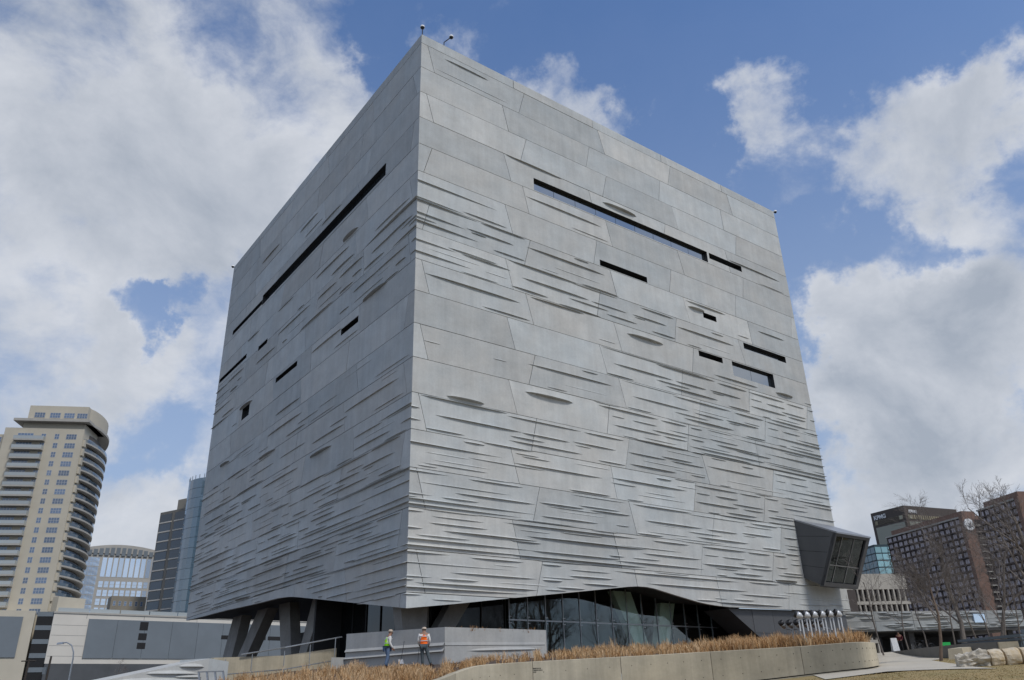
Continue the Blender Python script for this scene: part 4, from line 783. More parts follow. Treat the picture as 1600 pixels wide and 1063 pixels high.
straight_wall('right_face', [P0, PR], [3.86, 3.86], [1.4, 1.6], M_CONC2, plinth, 0.5, [(0.2, 0.93, .47, .51, .10), (0, .98, .60, .62, .03)])
straight_wall('left_face', [P0 + Vector((-.01, .01, 0)), PLf], [3.858, 3.98], [1.4, 1.0], M_CONC2, plinth, 0.5, [(0, .999, .47, .50, .16), (0, .999, .60, .64, .12)])
bt_ = MB(); E_ = pol(-12.6, 53.4, 0); bt_.hexa([Vector((q.x, q.y, z)) for z, qs in ((0.9, (PLf, E_, E_ + Vector((0, 1, 0)), PLf + Vector((0, 1, 0)))), (2.6, (PLf, E_, E_ + Vector((0, 1, 0)), PLf + Vector((0, 1, 0))))) for q in qs]); bt_.build('end_block', M_CONC2, plinth)
mb = MB(); mb.quad(*(Vector((q.x, q.y, 3.70)) for q in (P0 + Vector((0, .3, 0)), PR + Vector((-.3, .3, 0)), PR + Vector((-3.2, 4.0, 0)), PLf + Vector((1.2, 2, 0))))); mb.build('planting_bed', M_SOIL, plinth)
spots = []; random.seed(3)
for _ in range(110):
    t = random.random(); q = P0.lerp(PLf, t * .9) if random.random() < .6 else P0.lerp(PR, t * .7)
    q = q + Vector((random.uniform(.2, 1.2), random.uniform(.7, 1.9), 0)); q.z = 3.7
    spots.append((q, random.uniform(.15, .38), .3, 8, .2))
o = link('dry_grass', tufts(spots)); o['kind'] = 'stuff'; o['label'] = 'dry grass on top of the concrete plinth'; o['category'] = 'grass'

# ramp wall with handrail at the left
ramp = thing('ramp_wall', 'low concrete ramp wall with a steel handrail left of the plinth', 'wall', (0, 0, 0))
RA = [pol(-19.9, 51.0), pol(-15.6, 54.5), pol(-12.3, 56.5)]; RZ = [2.55, 2.80, 3.30]
straight_wall('ramp_face', RA, RZ, [0.4, 0.6, 1.2], M_PLANT, ramp, 0.3)
mb = MB()
rail = [pol(-18.3, 52.0, 2.75), pol(-15.6, 54.2, 3.25), pol(-12.0, 56.0, 3.95)]
mb.tube(rail, 0.045, 6); mb.build('handrail', M_ALU, ramp)
mb = MB(); low = [pol(-19.6, 50.4, 1.62), pol(-15.6, 53.2, 1.95), pol(-12.0, 55.0, 2.55)]; mb.tube(low, 0.03, 6); mb.build('lower_rail', M_STEEL, ramp)
for az, d_, z0, z1 in ((-19.2, 50.6, 0.6, 2.45), (-17.6, 51.8, 1.0, 2.75), (-15.6, 53.2, 1.2, 3.0), (-14.0, 54.2, 1.5, 3.4), (-12.4, 54.9, 1.6, 3.85)):
    mb = MB(); mb.tube((pol(az, d_, z0), pol(az, d_, z1)), 0.028, 5); mb.build('rail_post', M_STEEL, ramp)
# striated sloping plinth at far left
sl = thing('sloping_plinth', 'ridged grey concrete wedge rising at the lower left', 'plinth', (0, 0, 0))
SA = [pol(-28.5, 46.0), pol(-20.2, 49.0)]
straight_wall('wedge_face', SA, [0.9, 2.42], [-1.4, -0.6], M_CONC, sl, 3.0, [(.78, .97, 1.478, .861, .16), (.55, .93, 1.326, .745, .15), (.34, .97, 1.174, .629, .16), (.16, .7, 1.043, .53, .13), (.30, .97, .913, .43, .16), (.08, .8, .783, .331, .15), (.75, .96, 1.25, .69, .12)])
straight_wall('return_face', [pol(-20.2, 49.0), pol(-19.0, 50.2)], [2.42, 2.3], [-.6, 0], M_CONC, sl, 2.0, [(0, .999, .5, .5, .1)])
# leaning steel rack
rk = thing('steel_rack', 'leaning grey steel rack of square bars at lower left', 'rack', pol(-19.9, 40.5, 0))
def rkb(p, q, s=0.05):
    p, q = Vector(p), Vector(q); m2 = MB(); m2.tube((p, q), s, 4); return m2
for k in range(4):
    x = -0.62 + 0.36 * k
    rkb((x, 0, 1.45), (x + .62, -.3, -.6)).build('upright', M_STEEL, rk)
for (x0, x1, z, sft) in ((-.66, .50, 1.45, 0.0), (-.46, .66, .80, .2), (-.22, .9, .05, .42)):
    rkb((x0, -.02 - sft * .3, z), (x1, -.02 - sft * .3, z), .035).build('crossbar', M_STEEL, rk)
for k in range(3):
    x = -.30 + .36 * k; rkb((x, 0, .80), (x + .34, -.1, .05), .03).build('brace', M_STEEL, rk)

# floodlights in the planter
def floodlights():
    base = thing('light_plinth', 'small concrete block carrying the row of floodlights', 'plinth', (0, 0, 0))
    a, b = pol(18.5, 43.6), pol(21.0, 44.0)
    straight_wall('block', [a, a.lerp(b, .42)], [2.30, 2.30], [1.5, 1.5], M_PLANT, base, .35)
    for k in range(6):
        q = a.lerp(b, .03 + k * .19) + Vector((.02, .12, 0)); q.z = 2.30
        t = thing('floodlight', '%s tall silver floodlight from the left, on a post in the planter' % ('first', 'second', 'third', 'fourth', 'fifth', 'sixth')[k], 'floodlight', q, 0, 'floodlights on posts in the planter'); t.scale = (.62, .62, .62)
        mb = MB(); mb.box(-.045, -.045, -.6 if k > 2 else 0, .045, .045, 1.42); mb.build('post', M_LAMP, t)
        mb = MB(); mb.box(-.26, .02, .55, -.18, .10, 1.42); mb.build('rear_post', M_LAMP, t)
        mb = MB(); mb.box(-.26, -.02, 1.42, .045, .06, 1.47); mb.build('crossbar', M_LAMP, t)
        M = Matrix.Translation((-.16, .0, 1.74)) @ Matrix.Rotation(R(62 + 5 * k), 4, 'Z') @ Matrix.Rotation(R(-66), 4, 'X')
        mb = MB(); mb.lathe([(.03, -.34), (.10, -.30), (.20, -.16), (.255, 0), (.265, .16), (.25, .17)], 14, M); mb.build('lamp_housing', M_LAMP, t, True)
        mb = MB(); mb.lathe([(.262, .12), (.275, .13), (.275, .34), (.262, .34), (.262, .14)], 14, M); mb.build('visor', M_BLACK, t, True)
        mb = MB(); mb.tube((M @ Vector((0, 0, -.3)), Vector((-.06, 0, 1.47))), .05, 6); mb.build('bracket', M_LAMP, t)
        q2 = a.lerp(b, -.22 + k * .19) + Vector((.1, 1.9, 0)); q2.z = 2.55
        t = thing('floodlight', '%s low floodlight from the left, behind the tall ones' % ('first', 'second', 'third', 'fourth', 'fifth', 'sixth')[k], 'floodlight', q2, 0, 'low floodlights behind the tall ones'); t.scale = (.62, .62, .62)
        M = Matrix.Translation((0, 0, .85)) @ Matrix.Rotation(R(20), 4, 'Z') @ Matrix.Rotation(R(-35), 4, 'Y')
        mb = MB(); mb.lathe([(.04, -.34), (.12, -.28), (.19, -.1), (.22, .1), (.2, .11)], 12, M); mb.build('lamp_housing', M_STEEL, t, True)
        mb = MB(); mb.lathe([(.225, .06), (.235, .07), (.235, .36), (.22, .36), (.215, .1)], 12, M); mb.build('visor', M_BLACK, t, True)
        mb = MB(); mb.tube(((.25, 0, .5), (.7, 0, .46), (.72, 0, -.4)), .05, 6); mb.build('bracket', M_STEEL, t)
floodlights()
# ------------------------------------------------------------------ people
M_SKIN = mat('skin', (0.30, 0.165, 0.11), 0.6, 0.1, 12)
def cloth(name, col, rough=0.9): return mat(name, col, rough, 0.18, 9, bump=.3, bscale=40)
def skin_mesh(name, joints, edges, rad, m, grow=0.0, sub=1):
    """one continuous surface grown round a jointed skeleton"""
    keys = []
    for e in edges:
        for k in e:
            if k not in keys: keys.append(k)
    ix = {k: i for i, k in enumerate(keys)}
    me = bpy.data.meshes.new(name); me.from_pydata([tuple(joints[k]) for k in keys], [(ix[a], ix[b]) for a, b in edges], [])
    o = bpy.data.objects.new(name + '_tmp', me); COL.objects.link(o)
    md = o.modifiers.new('skin', 'SKIN'); md.use_smooth_shade = True
    for k, sv in zip(keys, me.skin_vertices[0].data):
        r_ = rad[k] if hasattr(rad[k], '__len__') else (rad[k], rad[k]); sv.radius = (r_[0] + grow, r_[1] + grow)
    me.skin_vertices[0].data[0].use_root = True
    ss = o.modifiers.new('sub', 'SUBSURF'); ss.levels = sub; ss.render_levels = sub
    dg = bpy.context.evaluated_depsgraph_get(); out = bpy.data.meshes.new_from_object(o.evaluated_get(dg)); out.name = name
    bpy.data.objects.remove(o); bpy.data.meshes.remove(me)
    out.materials.clear(); out.materials.append(m)
    for p in out.polygons: p.use_smooth = True
    return out
def person(label, loc, rz, J, clothes, hat, group=None, vest=None, scale=1.0):
    t = thing('person', label, 'person', loc, rz, group); t.scale = (scale * 1.06, scale * 1.06, scale)
    rad = dict(pel=(.15, .115), sp=(.145, .11), ch=(.165, .12), nk=.055, hd=(.078, .092), ht=(.062, .078), ls=.07, le=.047, lw=.034, lh=(.03, .042), rs=.07, re=.047, rw=.034, rh=(.03, .042),
               lhip=.088, lk=.062, la=.045, lt=.042, rhip=.088, rk=.062, ra=.045, rt=.042)
    E = [('pel', 'sp'), ('sp', 'ch'), ('ch', 'nk'), ('nk', 'hd'), ('hd', 'ht'), ('ch', 'ls'), ('ls', 'le'), ('le', 'lw'), ('lw', 'lh'), ('ch', 'rs'), ('rs', 're'), ('re', 'rw'), ('rw', 'rh'),
         ('pel', 'lhip'), ('lhip', 'lk'), ('lk', 'la'), ('la', 'lt'), ('pel', 'rhip'), ('rhip', 'rk'), ('rk', 'ra'), ('ra', 'rt')]
    J = {k: Vector(v) for k, v in J.items()}
    for s in 'lr':
        d = (J[s + 'w'] - J[s + 'e']).normalized(); J[s + 'h'] = J[s + 'w'] + d * .07
        side = Vector((1 if s == 'r' else -1, 0, 0)); fwd = Vector((0, 1, 0))
        for k in range(4):
            a = J[s + 'h'] + fwd * (-.024 + .017 * k); ln = (.05, .062, .066, .056)[k]
            J[s + 'f%da' % k] = a + d * .02; J[s + 'f%db' % k] = a + d * (.02 + ln * .6) - side * .006; J[s + 'f%dc' % k] = a + d * (.02 + ln) - side * .02
            for c in 'abc': rad[s + 'f%d%s' % (k, c)] = .0085
            E += [(s + 'h', s + 'f%da' % k), (s + 'f%da' % k, s + 'f%db' % k), (s + 'f%db' % k, s + 'f%dc' % k)]
        J[s + 'tha'] = J[s + 'w'] + d * .03 + fwd * .03; J[s + 'thb'] = J[s + 'w'] + d * .07 + fwd * .045
        rad[s + 'tha'] = .011; rad[s + 'thb'] = .009; E += [(s + 'h', s + 'tha'), (s + 'tha', s + 'thb')]
    hd, ht = J['hd'], J['ht']; f_ = (J.get('look', Vector((0, 1, 0)))).normalized(); sd_ = f_.cross(UP)
    J['nose'] = hd + f_ * .105 + UP * .005; rad['nose'] = .013; E.append(('hd', 'nose'))
    J['chin'] = hd + f_ * .06 - UP * .075; rad['chin'] = .03; E.append(('hd', 'chin'))
    for s, k in ((1, 'earr'), (-1, 'earl')): J[k] = hd + sd_ * .09 * s + UP * .0; rad[k] = .017; E.append(('hd', k))
    link('body', skin_mesh('body', J, E, rad, M_SKIN, 0, 1), t)
    mb = MB()
    for s in (1, -1): mb.ball(hd + f_ * .085 + sd_ * .032 * s + UP * .025, .011, 6, 4)
    mb.build('eyes', M_BLACK, t)
    mb = MB(); mb.lathe([(.088, -.02), (.092, .02), (.085, .06), (.05, .09), (.005, .1)], 12, Matrix.Translation(hd - f_ * .012 + UP * .035)); mb.build('hair', mat('hair', (.03, .022, .018), .7, .2, 20), t, True)
    trousers = [('pel', 'lhip'), ('lhip', 'lk'), ('lk', 'la'), ('pel', 'rhip'), ('rhip', 'rk'), ('rk', 'ra')]
    link('trousers', skin_mesh('trousers', J, trousers, rad, clothes[1], .022, 1), t)
    shirt = [('sp', 'pel'), ('sp', 'ch'), ('ch', 'ls'), ('ls', 'le'), ('le', 'lw'), ('ch', 'rs'), ('rs', 're'), ('re', 'rw')]
    link('shirt', skin_mesh('shirt', J, shirt, rad, clothes[0], .014, 1), t)
    shoes = clothes[2]
    for s in 'lr':
        a, b = J[s + 'a'], J[s + 't']; mb = MB(); m2 = a.lerp(b, .5)
        ang = math.atan2(b.y - a.y, b.x - a.x); M = Matrix.Translation((m2.x, m2.y, max(.0, min(a.z, b.z) - .045))) @ Matrix.Rotation(ang, 4, 'Z')
        prof = [(-.11, .045), (-.08, .055), (.05, .055), (.13, .045), (.16, .02)]
        vs_ = []
        for x, w_ in prof:
            h_ = .12 if x < 0 else (.085 if x < .1 else .05)
            vs_ += [M @ Vector((x, -w_, 0)), M @ Vector((x, w_, 0)), M @ Vector((x, w_ * .7, h_)), M @ Vector((x, -w_ * .7, h_))]
        mb.add(vs_, [(i * 4 + j, i * 4 + (j + 1) % 4, i * 4 + 4 + (j + 1) % 4, i * 4 + 4 + j) for i in range(4) for j in range(4)] + [(0, 1, 2, 3), (19, 18, 17, 16)]); mb.build('boot', shoes, t)
    if vest:
        v = skin_mesh('vest', {**J, 'pelv': J['pel'] + Vector((0, 0, .05))} | {'shl': J['ch'].lerp(J['ls'], .55) + UP * .03, 'shr': J['ch'].lerp(J['rs'], .55) + UP * .03}, [('sp', 'pelv'), ('sp', 'ch'), ('ch', 'shl'), ('ch', 'shr')],
                      {**rad, 'pelv': (.175, .14), 'shl': .095, 'shr': .095}, vest, .042, 1)
        vo = link('vest', v, t)
        for z, k in ((J['sp'].z - .02, .0), (J['ch'].z - .04, .01)):
            mb = MB(); c = J['sp'] if k == 0 else J['ch']
            mb.lathe([(1, -.022), (1.0, .022)], 18, Matrix.Translation((c.x, c.y, z)) @ Matrix.Diagonal((.212 + k, .178 + k, 1, 1)))
            mb.f = mb.f[:-2]; mb.mi = mb.mi[:-2]; mb.build('reflective_strip', M_STRIP, vo, True)
    if hat:
        mb = MB(); c = hd - f_ * .005 + UP * .045
        mb.lathe([(.104, 0), (.108, .03), (.10, .075), (.06, .11), (.004, .12)], 14, Matrix.Translation(c)); cap = mb.build('cap', hat, t, True)
        mb = MB(); q = []
        for i in range(7):
            a = math.radians(-60 + 20 * i); q.append(c + f_ * (.1 * math.cos(a) + .0) + sd_ * (.1 * math.sin(a)) + UP * .012); q.append(c + f_ * (.1 * math.cos(a) + .075 * math.cos(a)) + sd_ * (.1 * math.sin(a)) + UP * .0)
        mb.add(q, [(2 * i, 2 * i + 1, 2 * i + 3, 2 * i + 2) for i in range(6)]); mb.build('peak', hat, cap)
    return t
M_STRIP = mat('reflective_tape', (.55, .56, .55), .35, .05, 10, metal=.3)
M_LIME = cloth('lime_vest', (.42, .85, .03)); M_ORNG = cloth('orange_vest', (1.0, .15, .012))
M_SHIRT = cloth('white_shirt', (.70, .69, .66)); M_JEAN = cloth('blue_jeans', (.10, .15, .24)); M_WORK = cloth('grey_trousers', (.075, .095, .105))
M_BOOT = cloth('brown_boots', (.045, .028, .02)); M_CAP = cloth('tan_cap', (.52, .43, .34)); M_MAROON = cloth('maroon_jacket', (.085, .012, .018)); M_BLKC = cloth('black_trousers', (.012, .012, .014))
J1 = dict(pel=(0, 0, .95), sp=(0, .02, 1.16), ch=(0, .05, 1.38), nk=(0, .09, 1.52), hd=(0, .14, 1.625), ht=(0, .14, 1.69), look=(.1, 1, -.35),
          ls=(-.19, .05, 1.42), le=(-.23, .07, 1.14), lw=(-.19, .24, .94), rs=(.19, .05, 1.42), re=(.22, .04, 1.13), rw=(.20, .20, .90),
          lhip=(-.09, 0, .91), lk=(-.12, .10, .50), la=(-.13, .02, .09), lt=(-.14, .15, .05), rhip=(.09, 0, .91), rk=(.11, .0, .50), ra=(.12, -.12, .09), rt=(.13, .02, .05))
J2 = dict(pel=(0, 0, .96), sp=(0, .01, 1.18), ch=(0, .02, 1.40), nk=(0, .04, 1.54), hd=(0, .08, 1.64), ht=(0, .08, 1.71), look=(-.25, 1, -.3),
          ls=(-.20, .02, 1.44), le=(-.265, .03, 1.16), lw=(-.20, .19, .97), rs=(.20, .02, 1.44), re=(.27, .02, 1.16), rw=(.22, .17, .96),
          lhip=(-.09, 0, .92), lk=(-.06, .05, .50), la=(-.03, .02, .09), lt=(-.04, .16, .05), rhip=(.09, 0, .92), rk=(.20, -.02, .52), ra=(.34, -.16, .10), rt=(.42, -.06, .05))
w1 = pol(-8.98, 47.3, 0); w1.z = zsoil(-8.98, 47.3)
w2 = pol(-6.55, 47.0, 0); w2.z = zsoil(-6.55, 47.0)
person('worker in a lime green safety vest and blue jeans looking down', w1, R(-62), J1, (M_SHIRT, M_JEAN, M_BOOT), M_CAP, 'workers in the dry grass', M_LIME, 1.12)
person('worker in an orange safety vest standing with back turned', w2, R(6), J2, (M_SHIRT, M_WORK, M_BOOT), M_CAP, 'workers in the dry grass', M_ORNG, 1.14)
# long-handled dust pan between them, and a rake held by the second worker
q = pol(-8.05, 47.4, 0); q.z = zsoil(-8.05, 47.4)
dp = thing('dust_pan', 'long handled grey dust pan standing in the grass between the workers', 'dust pan', q, .2)
mb = MB(); mb.tube(((0, 0, .38), (.08, 0, .85), (.15, 0, 1.35)), .014, 6); mb.build('handle', M_BLACK, dp)
mb = MB(); mb.hexa(((-.16, -.14, .16), (.14, -.14, .16), (.15, .16, .14), (-.17, .16, .14), (-.14, .06, .40), (.12, .06, .40), (.13, .16, .42), (-.15, .16, .42))); mb.build('pan', M_STEEL, dp)
q = pol(-6.95, 46.9, 0); q.z = zsoil(-6.95, 46.9)
rk2 = thing('broom', 'thin black stick held beside the worker in orange', 'broom', q, 0)
mb = MB(); mb.tube(((0, 0, .02), (.04, 0, .6), (.08, .05, 1.02)), .013, 6); mb.build('stick', M_BLACK, rk2)
mb = MB(); mb.box(-.09, -.03, 0, .09, .03, .1); mb.build('head', M_BLACK, rk2)
# visitor far off at the right
q = pol(24.05, 84.5, 0); q.z = zg(q.x, q.y)
J3 = dict(J2); J3.update(lk=(-.10, .03, .50), la=(-.11, 0, .09), lt=(-.12, .13, .05), rk=(.11, .03, .5), ra=(.13, 0, .09), rt=(.14, .13, .05), lw=(-.16, .22, 1.05), rw=(.16, .22, 1.05))
person('visitor in a maroon jacket and black trousers by the white board', q, R(150), J3, (M_MAROON, M_BLKC, M_BOOT), None)
# ------------------------------------------------------------------ the city behind: left side
class Frame:
    """a vertical facade: point (u along, z up, o outward)"""
    def __init__(s, a, b):
        a = Vector((a.x, a.y, 0)); b = Vector((b.x, b.y, 0)); s.o = a; s.L = (b - a).length; s.d = (b - a) / s.L
        n = Vector((s.d.y, -s.d.x, 0)); s.n = n if n.dot(a) < 0 else -n
    def p(s, u, z, o=0.0): return s.o + s.d * u + s.n * o + UP * z
    def box(s, mb, u0, u1, z0, z1, o0, o1):
        mb.hexa([s.p(u0, z0, o1), s.p(u1, z0, o1), s.p(u1, z0, o0), s.p(u0, z0, o0), s.p(u0, z1, o1), s.p(u1, z1, o1), s.p(u1, z1, o0), s.p(u0, z1, o0)])
    def rot(s): return math.atan2(s.d.y, s.d.x)
def part_box(fr, name, m, parent, u0, u1, z0, z1, o0, o1):
    mb = MB(); fr.box(mb, u0, u1, z0, z1, o0, o1); return mb.build(name, m, parent)
def unit_window(w, h, nx, ny, frame=0.08, proud=0.05):
    """shared window mesh: frame bars (slot 0) over a pane (slot 1); x along, y outward (negative = out), z up"""
    mb = MB(); mb.m = 1; mb.box(0, -.02, 0, w, .05, h); mb.m = 0
    for i in range(nx + 1):
        x = (w - frame) * i / nx; mb.box(x, -proud, 0, x + frame, .0, h)
    for j in range(ny + 1):
        z = (h - frame) * j / ny; mb.box(frame * .5, -proud * .9, z, w - frame * .5, .0, z + frame)
    return mb
def place(fr, me, name, parent, u, z, o=0.0):
    ob = link(name, me, parent); ob.location = fr.p(u, z, o); 
    d = fr.d if fr.n.cross(fr.d).z > 0 else fr.d      # local x along the facade, local -y outward
    rot = math.atan2(fr.d.y, fr.d.x)
    # outward must be local -y: -y rotated by rot is (sin rot, -cos rot)
    out = Vector((math.sin(rot), -math.cos(rot), 0))
    if out.dot(fr.n) < 0: ob.scale = (1, -1, 1)
    ob.rotation_euler = (0, 0, rot); return ob

M_CREAM = mat('cream_stucco', (0.50, 0.455, 0.365), .85, .06, .15, detail=3)
M_CREAM2 = mat('pale_stucco', (0.60, 0.565, 0.49), .85, .05, .12, detail=3)
M_SLAB = mat('balcony_slab', (0.40, 0.38, 0.34), .8, .08, .5)
M_RAIL = glass_dark('balcony_glass', (0.36, 0.39, 0.39), .2, .5, .12); M_RAILC = glass_clear('clear_balustrade', (0.55, 0.58, 0.58), 0.12)
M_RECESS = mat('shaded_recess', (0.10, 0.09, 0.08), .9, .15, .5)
M_WFRAME = mat('window_frame', (0.46, 0.46, 0.45), .6, .05)
M_BLUEG = glass_dark('apartment_glass', (0.085, 0.13, 0.21), .05, .9, .35)
M_GREYP = mat('grey_garage_panel', (0.165, 0.19, 0.21), .8, .06, .2, rand=.04)
M_GARW = mat('white_garage_wall', (0.62, 0.585, 0.52), .85, .05, .15)
M_GARD = mat('dark_garage_base', (0.085, 0.09, 0.095), .8, .15, .2)

tower = thing('apartment_tower', 'tall cream apartment tower with rows of glass balconies, far left', 'building', (0, 0, 0))
TR = Vector((-149.9, 262.2, 0)); TLt = Vector((-173.9, 258.0, 0))
ft = Frame(TLt, TR); TW = ft.L; TT = 89.5; TB = -2.0; FLH = 3.2
part_box(ft, 'wall', M_CREAM, tower, -1.0, TW, TB, TT, -14, 0)
part_box(ft, 'wall', M_CREAM, tower, -6.2, -1.02, TB, TT - 2.0, -16, -1.6)
NF = 23
win_s = unit_window(1.5, 1.9, 2, 2).mesh('window', [M_WFRAME, M_BLUEG]); win_b = unit_window(3.4, 1.9, 4, 2).mesh('window', [M_WFRAME, M_BLUEG])
win_d = unit_window(5.0, 2.35, 5, 2).mesh('window', [M_WFRAME, M_BLUEG])
def balcony_mesh(L_, D_):
    mb = MB(); mb.box(0, -D_, -.25, L_, 0, .28); mb.m = 1
    mb.box(0.05, -D_ + .02, .30, L_ - .05, -D_ + .06, 1.35); mb.box(.05, -D_ + .06, .30, .09, 0, 1.35); mb.box(L_ - .09, -D_ + .06, .30, L_ - .05, 0, 1.35)
    mb.m = 2; mb.box(.02, -D_ + .0, 1.35, L_ - .02, -D_ + .08, 1.41); return mb.mesh('balcony', [M_SLAB, M_RAIL, M_ALU])
bal = balcony_mesh(9.6, 1.9)
for k in range(NF):
    z = TT - 1.4 - FLH * (k + 1) + .75
    if z < 27: break
    place(ft, win_s, 'window', tower, 15.2, z, 0.0); place(ft, win_b, 'window', tower, 18.9, z, 0.0); place(ft, win_s, 'window', tower, -3.6, z - 1.0, -1.55)
    place(ft, win_d, 'window', tower, 3.4, z - .35, 0.0); place(ft, win_s, 'window', tower, 10.9, z, 0.0)
    place(ft, bal, 'balcony', tower, 2.9, z - .78, 0.0)
    place(ft, bal, 'balcony', tower, -15.6, z - 1.8, -3.2)
# penthouse and roof slab
part_box(ft, 'roof_slab', M_SLAB, tower, 1.5, TW + 1.5, TT + 2.2, TT + 3.1, -16, 1.4)
part_box(ft, 'penthouse', M_CREAM, tower, 5.0, TW - .2, TT + 3.1, TT + 8.4, -16, -.6)
part_box(ft, 'setback_wall', M_CREAM, tower, 4.0, TW - .5, TT, TT + 2.2, -15, -1.2)
for u in (7.0, 12.0, 16.6, 20.8): place(ft, win_b, 'window', tower, u, TT + 4.0, -.55)
# curved flank with wrap-round balconies
ARC = [Vector((-151.0, 262.2, 0)), Vector((-149.6, 264.2, 0)), Vector((-149.0, 268.0, 0)), Vector((-149.2, 273, 0)), Vector((-150.3, 279, 0)), Vector((-152.5, 285, 0)), Vector((-155.8, 291, 0)), Vector((-160, 297, 0)), Vector((-165, 303, 0))]
def arc_fine(n=3):
    out = []
    for i in range(len(ARC) - 1):
        p0, p1, p2, p3 = ARC[max(0, i - 1)], ARC[i], ARC[i + 1], ARC[min(len(ARC) - 1, i + 2)]
        for k in range(n):
            t = k / n; out.append(.5 * ((2 * p1) + (p2 - p0) * t + (2 * p0 - 5 * p1 + 4 * p2 - p3) * t * t + (3 * p1 - p0 - 3 * p2 + p3) * t ** 3))
    return out + [ARC[-1]]
AF = arc_fine(); CEN = Vector((-166, 283, 0))
def inset(p, o): return p + (CEN - p).normalized() * o
def arc_band(mb, o0, o1, z0, z1):
    v = []
    for p in AF: v += [inset(p, o0) + UP * z0, inset(p, o0) + UP * z1, inset(p, o1) + UP * z1, inset(p, o1) + UP * z0]
    n = len(AF); mb.add(v, [(i * 4 + j, i * 4 + 4 + j, i * 4 + 4 + (j + 1) % 4, i * 4 + (j + 1) % 4) for i in range(n - 1) for j in range(4)] + [(0, 1, 2, 3), tuple(4 * (n - 1) + j for j in range(4))])
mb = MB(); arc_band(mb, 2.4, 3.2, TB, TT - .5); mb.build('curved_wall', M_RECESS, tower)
mb = MB(); arc_band(mb, 1.4, 6, TT + 3.1, TT + 8.4); mb.build('curved_penthouse', M_CREAM, tower)
mb = MB(); arc_band(mb, .2, 5, TT + 2.2, TT + 3.1); mb.build('roof_slab', M_SLAB, tower)
slab = MB(); arc_band(slab, -.2, 2.5, -.22, .30); slab.m = 1; arc_band(slab, -.12, -.06, .32, 1.3); slab = slab.mesh('curved_balcony', [M_SLAB, M_RAILC])
ws = MB(); arc_band(ws, 2.3, 2.38, .35, 2.55); ws = ws.mesh('balcony_glazing', M_BLUEG)
for k in range(NF):
    z = TT - 1.5 - FLH * (k + 1) + .2
    if z < 27: break
    link('curved_balcony', slab, tower, loc=(0, 0, z)); link('balcony_glazing', ws, tower, loc=(0, 0, z))
    q = AF[0]; part_box(ft, 'corner_pier', M_CREAM, tower, TW - .05, TW + .7, z - 1.5, z + .9, -2.2, -.6)

# the tower's garage and podium
GL = pol(-29.36, 295); GR = pol(-16.79, 316)
fg = Frame(GL, GR); GT = 28.0
garage = thing('parking_garage', 'long white parking garage with grey panels beneath the tower', 'building', (0, 0, 0))
part_box(fg, 'wall', M_GARW, garage, 0, 150, 13.4, GT, -40, 0)
part_box(fg, 'base_wall', M_GARD, garage, .1, 150, -2.0, 13.38, -40, .25)
part_box(fg, 'coping', M_SLAB, garage, -.2, 150, GT, GT + .5, -1.2, .25)
slots = [(15.2, 17.2), (62, 69.5), (70.3, 79), (88, 98), (98.8, 107)]
u = 10.2; cols_ = []
while u < 148: cols_.append((u, min(148, u + 8.6))); u += 8.68
for i, (a, b) in enumerate(cols_):
    part_box(fg, 'panel', M_GREYP, garage, a, b, 15.0, 26.6, 0, .30)
for z0_, z1_ in ((23.6, 26.2), (20.6, 22.7), (17.9, 19.8)): part_box(fg, 'opening', M_VOID, garage, 25.8, 28.4, z0_, z1_, .28, .34)
for a, b in ((53.2, 61.0), (61.8, 69.4), (70.2, 78), (88, 97), (98, 106)): part_box(fg, 'opening', M_VOID, garage, a, b, 21.4, 22.7, .28, .34)
for k in range(11): part_box(fg, 'glass_balustrade', M_RAIL, garage, 1 + 9.2 * k, 9.9 + 9.2 * k, GT + .5, GT + 1.7, -.6, -.52)
for k in range(1, 9): part_box(fg, 'wall_joint', M_GARD, garage, 17.4 * k - 8, 17.4 * k - 7.9, 26.7, 27.9, 0, .02)
for z_ in (15.5, 18.5, 21.5, 24.5): part_box(fg, 'wall_joint', M_GARD, garage, .3, 10.0, z_, z_ + .07, 0, .02)
# stair strip between podium and garage
fs_ = Frame(pol(-30.35, 296), pol(-29.38, 295.2))
for k in range(7):
    z = 24.4 - 4.0 * k; part_box(fs_, 'opening', M_VOID, garage, .6, fs_.L, z, z + 2.6, -2, -.3); part_box(fs_, 'spandrel', M_GREYP, garage, .6, fs_.L, z + 2.62, z + 3.98, -2, -.2)
podium = thing('podium', 'cream podium with a large grey panel at the left edge', 'building', (0, 0, 0))
fpz = Frame(pol(-38, 300), pol(-30.35, 296))
part_box(fpz, 'wall', M_CREAM, podium, 0, fpz.L, -2, 28.6, -20, 0)
part_box(fpz, 'panel', M_GREYP, podium, fpz.L - 30, fpz.L - 12.0, 15.2, 26.8, 0, .3); part_box(fpz, 'panel', M_GREYP, podium, fpz.L - 11.9, fpz.L - 3.0, 15.2, 26.8, 0, .3)
part_box(fpz, 'opening', M_VOID, podium, fpz.L - 22, fpz.L - 16.6, 23.4, 24.7, .28, .34)
part_box(fpz, 'blue_sign', mat('blue_sign', (.02, .04, .22), .5), podium, fpz.L - 21.0, fpz.L - 17.8, 2.2, 6.0, 0, .2)
part_box(Frame(pol(-29.3, 300), pol(-27.6, 306)), 'terrace_wall', M_CREAM, podium, 0, 9.4, GT, GT + 5.5, -6, 0)

